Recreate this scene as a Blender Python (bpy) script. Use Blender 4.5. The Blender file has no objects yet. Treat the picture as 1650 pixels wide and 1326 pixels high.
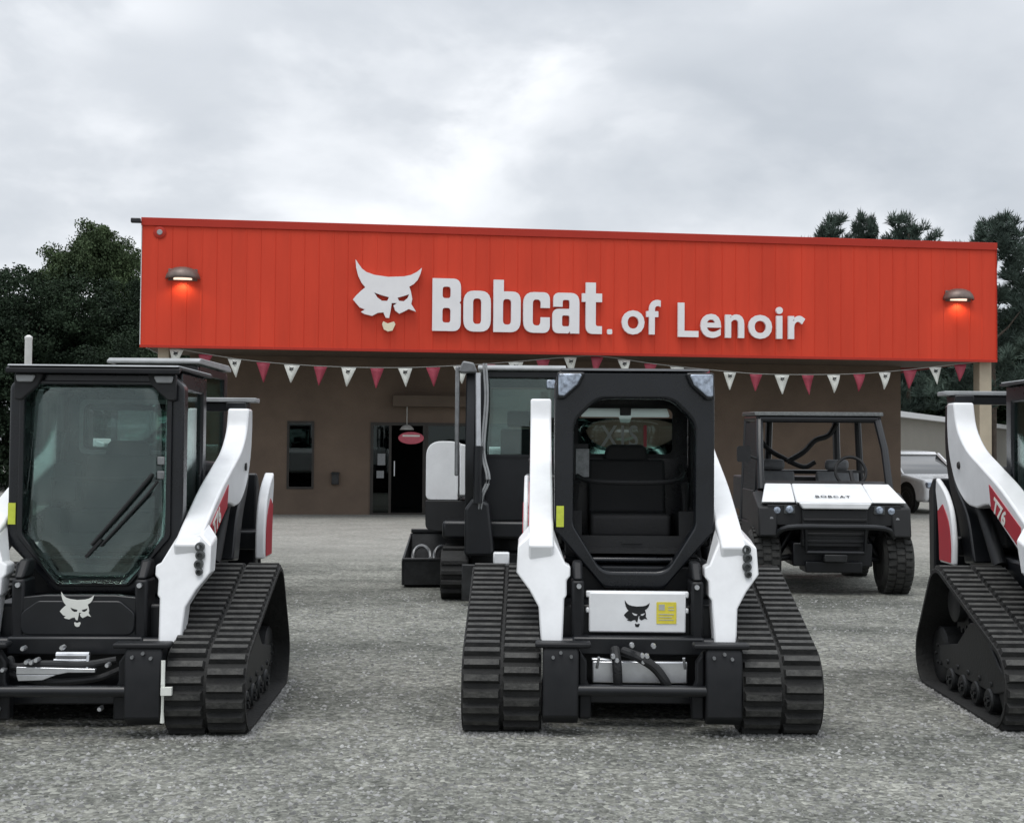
import bpy, bmesh, math, random
import numpy as np
from mathutils import Vector, Matrix
R = math.radians
random.seed(7); rng = np.random.default_rng(7)
sc = bpy.context.scene
col = sc.collection

# ------------------------------------------------------------------ camera
W_PX = 1650.0; F_PX = 2070.0
cam_d = bpy.data.cameras.new('camera'); cam = bpy.data.objects.new('camera', cam_d); col.objects.link(cam)
cam_d.sensor_fit = 'HORIZONTAL'; cam_d.sensor_width = 36.0; cam_d.lens = 36.0 * F_PX / W_PX
cam_d.clip_start = 0.1; cam_d.clip_end = 2000
PITCH = math.atan(64 / 2070); ROLL = R(0.45)
fw = Vector((0, math.cos(PITCH), math.sin(PITCH))); r0 = Vector((1, 0, 0)); u0 = r0.cross(fw)
rt = r0 * math.cos(ROLL) + u0 * math.sin(ROLL); up = -r0 * math.sin(ROLL) + u0 * math.cos(ROLL)
m3 = Matrix((rt, up, -fw)).transposed()
cam.matrix_world = Matrix.Translation((0, 0, 1.5)) @ m3.to_4x4()
sc.camera = cam

# ------------------------------------------------------------------ sky, sun, exposure
SUN_EL, SUN_AZ = R(70), R(205)          # azimuth clockwise from +Y: high, behind the camera
world = bpy.data.worlds.new('World'); sc.world = world; world.use_nodes = True
nt = world.node_tree; nt.nodes.clear(); N = nt.nodes; L = nt.links
def wn(t, **k):
    n = N.new(t)
    for a, b in k.items(): setattr(n, a, b)
    return n
out = wn('ShaderNodeOutputWorld'); mixs = wn('ShaderNodeMixShader'); mixs.inputs[0].default_value = 0.94
sky = wn('ShaderNodeTexSky', sky_type='NISHITA', sun_disc=False); sky.sun_elevation = SUN_EL; sky.sun_rotation = SUN_AZ
bg1 = wn('ShaderNodeBackground'); bg1.inputs[1].default_value = 0.10; L.new(sky.outputs[0], bg1.inputs[0])
bg2 = wn('ShaderNodeBackground'); bg2.inputs[1].default_value = 1.0
tc = wn('ShaderNodeTexCoord'); sep = wn('ShaderNodeSeparateXYZ'); L.new(tc.outputs['Generated'], sep.inputs[0])
def wm(op, a, b=None, c=None):
    n = wn('ShaderNodeMath', operation=op)
    for i, v in enumerate((a, b, c)):
        if v is None: continue
        if isinstance(v, (int, float)): n.inputs[i].default_value = v
        else: L.new(v, n.inputs[i])
    return n.outputs[0]
zc = wm('MAXIMUM', sep.outputs[2], 0.0)
den = wm('ADD', zc, 0.16)
cx = wm('DIVIDE', sep.outputs[0], den); cy = wm('DIVIDE', sep.outputs[1], den)
comb = wn('ShaderNodeCombineXYZ'); L.new(cx, comb.inputs[0]); L.new(cy, comb.inputs[1])
def wnoise(scale, detail, rough, dist, off):
    mp = wn('ShaderNodeMapping'); mp.inputs['Location'].default_value = off
    L.new(comb.outputs[0], mp.inputs[0])
    n = wn('ShaderNodeTexNoise'); n.inputs['Scale'].default_value = scale; n.inputs['Detail'].default_value = detail
    n.inputs['Roughness'].default_value = rough; n.inputs['Distortion'].default_value = dist
    L.new(mp.outputs[0], n.inputs['Vector']); return n.outputs['Fac']
n1 = wnoise(0.62, 3.5, 0.48, 0.5, (3.1, 1.7, 0)); n2 = wnoise(1.9, 4, 0.5, 0.4, (8.3, 4.4, 0))
# banks of brighter cloud, placed by direction (x = left/right, z = height above the horizon)
def bank(x0, z0, sx, sz, ang):
    dx = wm('SUBTRACT', sep.outputs[0], x0); dz = wm('SUBTRACT', sep.outputs[2], z0)
    wob = wm('ADD', wm('MULTIPLY', wm('SUBTRACT', n2, 0.5), 0.10), wm('MULTIPLY', wm('SUBTRACT', n4, 0.5), 0.16))
    dx = wm('ADD', dx, wob)
    a = wm('ADD', wm('MULTIPLY', dx, math.cos(ang)), wm('MULTIPLY', dz, math.sin(ang)))
    b = wm('SUBTRACT', wm('MULTIPLY', dz, math.cos(ang)), wm('MULTIPLY', dx, math.sin(ang)))
    e = wm('ADD', wm('POWER', wm('ABSOLUTE', wm('DIVIDE', a, sx)), 2.0), wm('POWER', wm('ABSOLUTE', wm('DIVIDE', b, sz)), 2.0))
    e = wm('POWER', 2.718, wm('MULTIPLY', e, -1.0))
    return wm('MULTIPLY', e, wm('GREATER_THAN', sep.outputs[1], 0.0))
cb2 = wn('ShaderNodeCombineXYZ'); L.new(wm('MULTIPLY', sep.outputs[0], 1.0), cb2.inputs[0]); L.new(wm('MULTIPLY', sep.outputs[2], 1.7), cb2.inputs[1]); L.new(sep.outputs[1], cb2.inputs[2])
def pnoise(scale, detail, rough, dist):
    n = wn('ShaderNodeTexNoise'); n.inputs['Scale'].default_value = scale; n.inputs['Detail'].default_value = detail
    n.inputs['Roughness'].default_value = rough; n.inputs['Distortion'].default_value = dist; L.new(cb2.outputs[0], n.inputs['Vector']); return n.outputs['Fac']
n3 = pnoise(3.4, 6, 0.52, 0.25); n4 = pnoise(9.0, 5, 0.55, 0.3)
edge = wn('ShaderNodeMapRange', interpolation_type='SMOOTHSTEP'); edge.inputs[1].default_value = 0.44; edge.inputs[2].default_value = 0.60; L.new(n3, edge.inputs[0])
d = wm('ADD', wm('MULTIPLY', wm('SUBTRACT', n1, 0.5), 0.75), wm('MULTIPLY', wm('SUBTRACT', n2, 0.5), 0.45))
d = wm('ADD', d, wm('MULTIPLY', wm('SUBTRACT', edge.outputs[0], 0.5), 0.26)); d = wm('ADD', d, wm('MULTIPLY', wm('SUBTRACT', n4, 0.5), 0.42))
for args, k in (((-0.005, 0.245, 0.10, 0.026, R(46)), 0.21), ((0.13, 0.31, 0.17, 0.022, R(14)), 0.17), ((-0.27, 0.315, 0.06, 0.028, 0.2), 0.22),
                ((0.10, 0.215, 0.10, 0.05, 0.3), -0.14), ((-0.16, 0.25, 0.16, 0.035, R(12)), -0.10), ((0.25, 0.25, 0.08, 0.05, 0), -0.07)):
    d = wm('ADD', d, wm('MULTIPLY', bank(*args), k))
ramp = wn('ShaderNodeValToRGB'); L.new(wm('ADD', d, 0.5), ramp.inputs[0])
e = ramp.color_ramp.elements; e[0].position = 0.2; e[0].color = (0.50, 0.535, 0.58, 1); e[1].position = 0.85; e[1].color = (0.90, 0.92, 0.95, 1)
m_ = e.new(0.5); m_.color = (0.625, 0.655, 0.695, 1)
mul = wn('ShaderNodeVectorMath', operation='SCALE'); L.new(ramp.outputs[0], mul.inputs[0])
L.new(wm('ADD', wm('MULTIPLY', wm('SMOOTH_MAX', wm('SUBTRACT', zc, 0.34), 0.0, 0.2), 1.6), 0.93), mul.inputs['Scale'])   # overcast: brighter overhead
L.new(mul.outputs[0], bg2.inputs[0])
L.new(bg1.outputs[0], mixs.inputs[1]); L.new(bg2.outputs[0], mixs.inputs[2]); L.new(mixs.outputs[0], out.inputs[0])

sun_d = bpy.data.lights.new('sun', 'SUN'); sun_d.energy = 1.1; sun_d.angle = R(25); sun_d.color = (1, 0.97, 0.93)
sun = bpy.data.objects.new('sun', sun_d); col.objects.link(sun)
dirv = Vector((math.sin(SUN_AZ) * math.cos(SUN_EL), math.cos(SUN_AZ) * math.cos(SUN_EL), math.sin(SUN_EL)))
sun.rotation_euler = dirv.to_track_quat('Z', 'Y').to_euler(); sun.location = (0, -20, 40)
vs = sc.view_settings; vs.view_transform = 'Standard'; vs.look = 'None'; vs.gamma = 1; vs.use_curve_mapping = False; vs.exposure = 0.36

# ------------------------------------------------------------------ materials
def mat(name, c, rough=0.6, metal=0.0, var=0.0, vscale=6.0, bump=0.0, bscale=60.0, c2=None, coat=0.0, spec=0.5, island=0.0, stretch=None):
    m = bpy.data.materials.new(name); m.use_nodes = True
    t = m.node_tree; b = t.nodes['Principled BSDF']
    b.inputs['Roughness'].default_value = rough; b.inputs['Metallic'].default_value = metal
    b.inputs['Base Color'].default_value = (*c, 1); b.inputs['Coat Weight'].default_value = coat
    b.inputs['Specular IOR Level'].default_value = spec
    tcn = t.nodes.new('ShaderNodeTexCoord')
    if var > 0 or c2:
        n = t.nodes.new('ShaderNodeTexNoise'); n.inputs['Scale'].default_value = vscale; n.inputs['Detail'].default_value = 6
        n.inputs['Roughness'].default_value = 0.65
        if stretch:
            mpn = t.nodes.new('ShaderNodeMapping'); mpn.inputs['Scale'].default_value = stretch; t.links.new(tcn.outputs['Object'], mpn.inputs[0]); t.links.new(mpn.outputs[0], n.inputs['Vector'])
        else: t.links.new(tcn.outputs['Object'], n.inputs['Vector'])
        rp = t.nodes.new('ShaderNodeValToRGB'); el = rp.color_ramp.elements
        el[0].position = 0.34; el[1].position = 0.66
        lo = tuple(x * (1 - var) for x in c); hi = c2 if c2 else tuple(min(1, x * (1 + var)) for x in c)
        el[0].color = (*lo, 1); el[1].color = (*hi, 1)
        t.links.new(n.outputs['Fac'], rp.inputs[0]); last = rp.outputs[0]
        if island > 0:
            g = t.nodes.new('ShaderNodeNewGeometry'); mr = t.nodes.new('ShaderNodeMapRange')
            mr.inputs[3].default_value = 1 - island; mr.inputs[4].default_value = 1 + island
            t.links.new(g.outputs['Random Per Island'], mr.inputs[0])
            vm = t.nodes.new('ShaderNodeVectorMath'); vm.operation = 'SCALE'
            t.links.new(last, vm.inputs[0]); t.links.new(mr.outputs[0], vm.inputs['Scale']); last = vm.outputs[0]
        t.links.new(last, b.inputs['Base Color'])
        mr2 = t.nodes.new('ShaderNodeMapRange'); mr2.inputs[3].default_value = max(0.02, rough - 0.08); mr2.inputs[4].default_value = min(1, rough + 0.1)
        t.links.new(n.outputs['Fac'], mr2.inputs[0]); t.links.new(mr2.outputs[0], b.inputs['Roughness'])
    if bump > 0:
        n = t.nodes.new('ShaderNodeTexNoise'); n.inputs['Scale'].default_value = bscale; n.inputs['Detail'].default_value = 4
        t.links.new(tcn.outputs['Object'], n.inputs['Vector'])
        bp = t.nodes.new('ShaderNodeBump'); bp.inputs['Strength'].default_value = bump; bp.inputs['Distance'].default_value = 0.02
        t.links.new(n.outputs['Fac'], bp.inputs['Height']); t.links.new(bp.outputs[0], b.inputs['Normal'])
    return m
def glass(name, tint, refl=0.04, gain=1.0):
    m = bpy.data.materials.new(name); m.use_nodes = True; t = m.node_tree; t.nodes.clear()
    o = t.nodes.new('ShaderNodeOutputMaterial'); mx = t.nodes.new('ShaderNodeMixShader')
    tr = t.nodes.new('ShaderNodeBsdfTransparent'); tr.inputs[0].default_value = (*tint, 1)
    gl = t.nodes.new('ShaderNodeBsdfGlossy'); gl.inputs['Roughness'].default_value = 0.015; gl.inputs[0].default_value = (0.9, 1.0, 0.97, 1)
    fr = t.nodes.new('ShaderNodeFresnel'); fr.inputs[0].default_value = 1.5
    md = t.nodes.new('ShaderNodeMath'); md.operation = 'MULTIPLY_ADD'; md.inputs[1].default_value = gain; md.inputs[2].default_value = refl; md.use_clamp = True
    t.links.new(fr.outputs[0], md.inputs[0]); t.links.new(md.outputs[0], mx.inputs[0])
    t.links.new(tr.outputs[0], mx.inputs[1]); t.links.new(gl.outputs[0], mx.inputs[2]); t.links.new(mx.outputs[0], o.inputs[0])
    return m
def frost(name, c):
    m = bpy.data.materials.new(name); m.use_nodes = True; t = m.node_tree; t.nodes.clear(); o = t.nodes.new('ShaderNodeOutputMaterial')
    tl = t.nodes.new('ShaderNodeBsdfTranslucent'); tl.inputs[0].default_value = (*c, 1); df = t.nodes.new('ShaderNodeBsdfDiffuse'); df.inputs[0].default_value = (*c, 1); mx = t.nodes.new('ShaderNodeMixShader')
    mx.inputs[0].default_value = 0.3; t.links.new(tl.outputs[0], mx.inputs[1]); t.links.new(df.outputs[0], mx.inputs[2]); t.links.new(mx.outputs[0], o.inputs[0]); return m
def emit(name, c, s):
    m = bpy.data.materials.new(name); m.use_nodes = True; b = m.node_tree.nodes['Principled BSDF']
    b.inputs['Base Color'].default_value = (*c, 1); b.inputs['Emission Color'].default_value = (*c, 1); b.inputs['Emission Strength'].default_value = s
    return m
M = dict(
    white=mat('white_paint', (0.80, 0.81, 0.82), 0.34, var=0.08, vscale=4.5, c2=(0.83, 0.84, 0.85), coat=0.2),
    black=mat('black_paint', (0.006, 0.007, 0.009), 0.36, var=0.25, vscale=5),
    blacksat=mat('black_satin', (0.0065, 0.0075, 0.0095), 0.48, var=0.25, vscale=5, c2=(0.012, 0.0125, 0.014), spec=0.32),
    cabblack=mat('cab_black', (0.0085, 0.0098, 0.0125), 0.27, var=0.2, vscale=4),
    plastic=mat('dark_plastic', (0.0085, 0.009, 0.010), 0.6, var=0.2, vscale=8, bump=0.15, bscale=200),
    lugtop=mat('worn_lit_rubber', (0.026, 0.026, 0.0245), 0.68, var=0.45, vscale=14, c2=(0.062, 0.061, 0.056), bump=0.35, bscale=60),  # lug-top wear plus painted light; the darker belt colour holds the groove shade
    rubber=mat('track_rubber', (0.009, 0.009, 0.0088), 0.78, var=0.35, vscale=9, c2=(0.017, 0.017, 0.016), bump=0.35, bscale=45),
    tyre=mat('tyre_rubber', (0.018, 0.018, 0.017), 0.8, var=0.3, vscale=7, c2=(0.036, 0.036, 0.033), bump=0.3, bscale=50),
    steel=mat('bright_steel', (0.62, 0.63, 0.65), 0.3, 0.85, var=0.1, vscale=10),
    greysteel=mat('grey_steel', (0.20, 0.205, 0.21), 0.45, 0.5, var=0.25, vscale=9),
    darksteel=mat('dark_steel', (0.026, 0.027, 0.028), 0.5, 0.4, var=0.35, vscale=8, bump=0.1),
    greytrim=mat('grey_trim', (0.30, 0.31, 0.315), 0.45, var=0.15, vscale=6),
    seat=mat('seat_vinyl', (0.008, 0.008, 0.009), 0.7, var=0.2, bump=0.1),
    greyseat=mat('grey_seat', (0.13, 0.135, 0.14), 0.6, var=0.2),
    red=mat('decal_red', (0.42, 0.018, 0.035), 0.4, var=0.06),
    yellow=mat('decal_yellow', (0.70, 0.60, 0.06), 0.5, var=0.12, vscale=30),
    lime=mat('decal_lime', (0.55, 0.62, 0.06), 0.5, var=0.1, vscale=30),
    paper=mat('paper_label', (0.22, 0.23, 0.235), 0.6, var=0.25, vscale=40),
    inkgrey=mat('grey_ink', (0.42, 0.44, 0.42), 0.6, var=0.1),
    lens=mat('lamp_lens', (0.34, 0.39, 0.47), 0.14, 0.35, var=0.55, vscale=30, coat=0.6),
    glass=glass('cab_glass', (0.80, 0.88, 0.86), 0.022, 0.9),
    sideglass=glass('side_glass', (0.72, 0.80, 0.78), 0.01, 0.8),
    rearglass=glass('rear_glass', (0.75, 0.84, 0.82), 0.03, 1.0),
    carglass=mat('car_glass', (0.012, 0.014, 0.016), 0.06, spec=0.8, coat=0.5),
    redwall=mat('red_metal_panel', (0.60, 0.052, 0.024), 0.55, var=0.06, vscale=1.3, c2=(0.67, 0.060, 0.028), spec=0.22, stretch=(1.0, 1.0, 0.12), bump=0.12, bscale=2.5),
    redtrim=mat('red_metal_trim', (0.42, 0.036, 0.022), 0.55, spec=0.2, var=0.05, vscale=0.8),
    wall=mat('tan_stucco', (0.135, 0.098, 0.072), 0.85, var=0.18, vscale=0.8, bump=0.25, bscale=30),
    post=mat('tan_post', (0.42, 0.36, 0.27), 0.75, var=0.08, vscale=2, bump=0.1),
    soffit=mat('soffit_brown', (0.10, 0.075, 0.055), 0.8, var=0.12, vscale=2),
    roofm=mat('grey_roof', (0.28, 0.28, 0.28), 0.6, var=0.1),
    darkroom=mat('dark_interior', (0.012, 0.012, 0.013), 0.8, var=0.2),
    doorfr=mat('bronze_frame', (0.03, 0.026, 0.022), 0.45, 0.3, var=0.2),
    shopglass=glass('shop_glass', (0.35, 0.38, 0.38), 0.01, 0.6),
    letter=mat('sign_white', (0.80, 0.79, 0.80), 0.4, var=0.03, vscale=3),
    letteredge=mat('sign_return', (0.25, 0.22, 0.22), 0.5, var=0.05),
    gold=mat('sign_cream', (0.78, 0.70, 0.52), 0.4, var=0.04),
    flagw=mat('flag_white', (0.72, 0.73, 0.68), 0.6, var=0.05), flagr=mat('flag_red', (0.31, 0.038, 0.065), 0.55, var=0.1),
    stringm=mat('string', (0.30, 0.30, 0.28), 0.7, var=0.1),
    lampshade=mat('lamp_bronze', (0.16, 0.12, 0.105), 0.45, 0.4, var=0.2), lampon=emit('lamp_glow', (1.0, 0.78, 0.62), 0.9),
    outwall=mat('beige_siding', (0.21, 0.197, 0.168), 0.75, var=0.06, vscale=1.5), outtrim=mat('white_trim', (0.62, 0.62, 0.62), 0.5, var=0.05),
    bark=mat('bark', (0.075, 0.058, 0.045), 0.9, var=0.35, vscale=5, bump=0.5, bscale=25),
    leafA=mat('leaf_mid_green', (0.050, 0.078, 0.038), 0.6, var=0.35, vscale=0.35, c2=(0.076, 0.11, 0.05), island=0.30, spec=0.12),
    leafB=mat('leaf_dark_green', (0.018, 0.031, 0.019), 0.75, var=0.35, vscale=0.35, c2=(0.029, 0.048, 0.026), island=0.30, spec=0.12),
    leafP=mat('pine_needle', (0.062, 0.088, 0.075), 0.65, var=0.35, vscale=0.4, c2=(0.090, 0.125, 0.10), island=0.30, spec=0.12),
    suvw=mat('suv_white', (0.84, 0.85, 0.86), 0.25, var=0.02, coat=0.6),
    alloy=mat('alloy_rim', (0.35, 0.36, 0.37), 0.3, 0.8, var=0.1), taillight=mat('tail_red', (0.35, 0.02, 0.02), 0.2, coat=0.5),
    redoval=mat('oval_red', (0.55, 0.10, 0.14), 0.4, var=0.15, vscale=8), greycap=mat('grey_fabric', (0.45, 0.45, 0.43), 0.8, var=0.2),
    frosted=frost('frosted_strip', (0.85, 0.93, 0.90)),
    couplerm=mat('coupler_grey', (0.075, 0.08, 0.08), 0.45, 0.3, var=0.35, vscale=40),
    pole=mat('white_pole', (0.72, 0.72, 0.70), 0.5, var=0.06),
)

# ------------------------------------------------------------------ helpers
def fillet(pts, rad, seg=5):
    n = len(pts); outp = []
    for i in range(n):
        r = rad[i] if isinstance(rad, (list, tuple)) else rad
        p = Vector(pts[i]); a = Vector(pts[i - 1]) - p; b = Vector(pts[(i + 1) % n]) - p
        if r <= 1e-6: outp.append(tuple(p)); continue
        la, lb = a.length, b.length; a.normalize(); b.normalize()
        ang = a.angle(b)
        if ang > math.pi - 0.05: outp.append(tuple(p)); continue
        dd = min(r / math.tan(ang / 2), la * 0.49, lb * 0.49); p0 = p + a * dd; p2 = p + b * dd
        for k in range(seg + 1):
            t = k / seg; q = p0 * (1 - t) ** 2 + p * 2 * t * (1 - t) + p2 * t * t; outp.append(tuple(q))
    return outp
def curve_pts(pts, n=5):
    """Catmull-Rom through open list of 2D/3D points"""
    P = [Vector(p) for p in pts]; P = [P[0] * 2 - P[1]] + P + [P[-1] * 2 - P[-2]]; o = []
    for i in range(1, len(P) - 2):
        for k in range(n):
            t = k / n
            o.append(tuple(0.5 * ((2 * P[i]) + (P[i + 1] - P[i - 1]) * t + (2 * P[i - 1] - 5 * P[i] + 4 * P[i + 1] - P[i + 2]) * t * t + (3 * P[i] - P[i - 1] - 3 * P[i + 1] + P[i + 2]) * t ** 3)))
    o.append(tuple(P[-2])); return o
AX = {'x': lambda u, v, w: (w, u, v), 'y': lambda u, v, w: (u, w, v), 'z': lambda u, v, w: (u, v, w)}
class MB:
    def __init__(s): s.v = []; s.f = []
    def add(s, vs, fs):
        o = len(s.v); s.v += [tuple(p) for p in vs]; s.f += [tuple(i + o for i in f) for f in fs]; return s
    def box(s, x0, x1, y0, y1, z0, z1, mtx=None):
        vs = [(x, y, z) for z in (z0, z1) for y in (y0, y1) for x in (x0, x1)]
        if mtx: vs = [mtx @ Vector(p) for p in vs]
        return s.add(vs, [(0, 2, 3, 1), (4, 5, 7, 6), (0, 1, 5, 4), (2, 6, 7, 3), (0, 4, 6, 2), (1, 3, 7, 5)])
    def prism(s, poly, axis, a, b, mtx=None):
        f = AX[axis]; n = len(poly)
        vs = [f(p[0], p[1], a) for p in poly] + [f(p[0], p[1], b) for p in poly]
        if mtx: vs = [mtx @ Vector(p) for p in vs]
        return s.add(vs, [tuple(range(n - 1, -1, -1)), tuple(range(n, 2 * n))] + [(i, (i + 1) % n, n + (i + 1) % n, n + i) for i in range(n)])
    def ring(s, outer, inner, axis, a, b):
        f = AX[axis]; n = len(outer); assert n == len(inner)
        vs = [f(p[0], p[1], w) for w in (a, b) for P in (outer, inner) for p in P]; fs = []
        for i in range(n):
            j = (i + 1) % n
            fs += [(i, j, n + j, n + i), (2 * n + i, 3 * n + i, 3 * n + j, 2 * n + j), (i, 2 * n + i, 2 * n + j, j), (n + i, n + j, 3 * n + j, 3 * n + i)]
        return s.add(vs, fs)
    def tube(s, pts, r, seg=10, r1=None):
        P = [Vector(p) for p in pts]; n = len(P); vs = []; fs = []
        ref = Vector((0, 0, 1))
        for i, p in enumerate(P):
            t = (P[min(i + 1, n - 1)] - P[max(i - 1, 0)]).normalized()
            a = t.cross(ref)
            if a.length < 0.05: a = t.cross(Vector((1, 0, 0)))
            a.normalize(); b = t.cross(a); rr = r if r1 is None else r + (r1 - r) * i / (n - 1)
            vs += [p + a * rr * math.cos(2 * math.pi * k / seg) + b * rr * math.sin(2 * math.pi * k / seg) for k in range(seg)]
        for i in range(n - 1):
            for k in range(seg): fs.append((i * seg + k, i * seg + (k + 1) % seg, (i + 1) * seg + (k + 1) % seg, (i + 1) * seg + k))
        fs.append(tuple(range(seg - 1, -1, -1))); fs.append(tuple((n - 1) * seg + k for k in range(seg)))
        return s.add(vs, fs)
    def lathe(s, prof, c, axis='z', seg=24):
        """prof: list of (radius, height) along axis"""
        vs = []; fs = []; n = len(prof)
        for r, h in prof:
            for k in range(seg):
                a = 2 * math.pi * k / seg; q = AX[axis](r * math.cos(a), r * math.sin(a), h)
                vs.append((q[0] + c[0], q[1] + c[1], q[2] + c[2]))
        for i in range(n - 1):
            for k in range(seg): fs.append((i * seg + k, i * seg + (k + 1) % seg, (i + 1) * seg + (k + 1) % seg, (i + 1) * seg + k))
        fs.append(tuple(range(seg - 1, -1, -1))); fs.append(tuple((n - 1) * seg + k for k in range(seg)))
        return s.add(vs, fs)
    def build(s, name, m, parent=None, bev=0.0, smooth=35, seg=2):
        bm = bmesh.new(); vs = [bm.verts.new(p) for p in s.v]
        for f in s.f:
            try: bm.faces.new([vs[i] for i in f])
            except ValueError: pass
        bmesh.ops.recalc_face_normals(bm, faces=bm.faces)
        me = bpy.data.meshes.new(name); bm.to_mesh(me); bm.free()
        me.materials.append(m if not isinstance(m, str) else M[m])
        for p in me.polygons: p.use_smooth = True
        me.set_sharp_from_angle(angle=R(smooth))
        o = bpy.data.objects.new(name, me); col.objects.link(o)
        if parent: o.parent = parent
        if bev > 0:
            b = o.modifiers.new('bevel', 'BEVEL'); b.width = bev; b.segments = seg; b.limit_method = 'ANGLE'; b.angle_limit = R(40); b.harden_normals = False
        return o
def tag(o, label=None, cat=None, group=None, kind=None):
    for k, v in (('label', label), ('category', cat), ('group', group), ('kind', kind)):
        if v: o[k] = v
    return o
def empty(name, loc, yaw=0.0):
    o = bpy.data.objects.new(name, None); col.objects.link(o); o.location = loc; o.rotation_euler = (0, 0, yaw); o.empty_display_size = 0.2; return o
def copy_tree(o, parent=None):
    c = o.copy(); col.objects.link(c); c.parent = parent
    for ch in [q for q in bpy.data.objects if q.parent == o]: copy_tree(ch, c)
    return c
def shapes_mesh(splines, depth, mtx=None):
    """filled 2D outlines (holes by even-odd) extruded by depth -> (verts, faces)"""
    cu = bpy.data.curves.new('tmp', 'CURVE'); cu.dimensions = '2D'; cu.fill_mode = 'BOTH'; cu.extrude = depth / 2
    for pts in splines:
        sp = cu.splines.new('POLY'); sp.points.add(len(pts) - 1); sp.use_cyclic_u = True
        for q, p in zip(sp.points, pts): q.co = (p[0], p[1], 0, 1)
    return curve_to_vf(cu, mtx)
def curve_to_vf(cu, mtx=None):
    o = bpy.data.objects.new('tmp', cu); col.objects.link(o)
    dg = bpy.context.evaluated_depsgraph_get(); me = bpy.data.meshes.new_from_object(o.evaluated_get(dg), depsgraph=dg)
    vs = [v.co.copy() for v in me.vertices]; fs = [tuple(p.vertices) for p in me.polygons]
    if mtx: vs = [mtx @ v for v in vs]
    bpy.data.objects.remove(o); bpy.data.meshes.remove(me)
    return vs, fs
def text_vf(body, size, bold, xs, depth, mtx=None, space=1.0):
    cu = bpy.data.curves.new('tmp', 'FONT'); cu.body = body; cu.size = size; cu.offset = bold; cu.extrude = depth / 2; cu.space_character = space; cu.resolution_u = 4
    vs, fs = curve_to_vf(cu)
    x0 = min(v.x for v in vs); vs = [Vector(((v.x - x0) * xs, v.y, v.z)) for v in vs]
    w = max(v.x for v in vs)
    if mtx: vs = [mtx @ v for v in vs]
    return vs, fs, w
def facing(x, y, z, s=1.0, sx=None):
    """2D artwork drawn upright, facing -Y, lower left at x,y,z"""
    return Matrix.Translation((x, y, z)) @ Matrix.Rotation(R(90), 4, 'X') @ Matrix.Diagonal((sx or s, s, s, 1))

# ------------------------------------------------------------------ artwork: wildcat head
def E_(pts): return [((x - 1130) / 400, (710 - y) / 400) for x, y in pts]
CAT = [E_([(1142, 298), (1158, 322), (1180, 352), (1205, 370), (1250, 385), (1330, 395), (1420, 390), (1462, 380), (1495, 362), (1524, 338), (1516, 372), (1500, 408), (1478, 432), (1452, 448),
           (1462, 478), (1470, 520), (1464, 548), (1492, 592), (1450, 578), (1425, 592), (1396, 606), (1372, 588), (1362, 560), (1382, 545), (1352, 545), (1346, 590), (1338, 632), (1318, 630), (1304, 600),
           (1272, 604), (1240, 622), (1196, 612), (1176, 600), (1200, 586), (1168, 574), (1130, 530), (1146, 508), (1176, 478), (1200, 458), (1178, 432), (1158, 392), (1146, 345)]),
       E_([(1250, 486), (1290, 500), (1336, 512), (1326, 534), (1296, 534), (1270, 516)]), E_([(1452, 492), (1430, 500), (1384, 514), (1394, 532), (1420, 534), (1442, 516)])]
CHIN = [E_([(1304, 652), (1330, 664), (1366, 652), (1374, 668), (1358, 704), (1332, 710), (1308, 698), (1298, 668)])]
def cat_art(mb, mtx, depth, parts=('head', 'chin')):
    if 'head' in parts: mb.add(*shapes_mesh(CAT, depth, mtx))
    if 'chin' in parts: mb.add(*shapes_mesh(CHIN, depth, mtx))
    return mb

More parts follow.
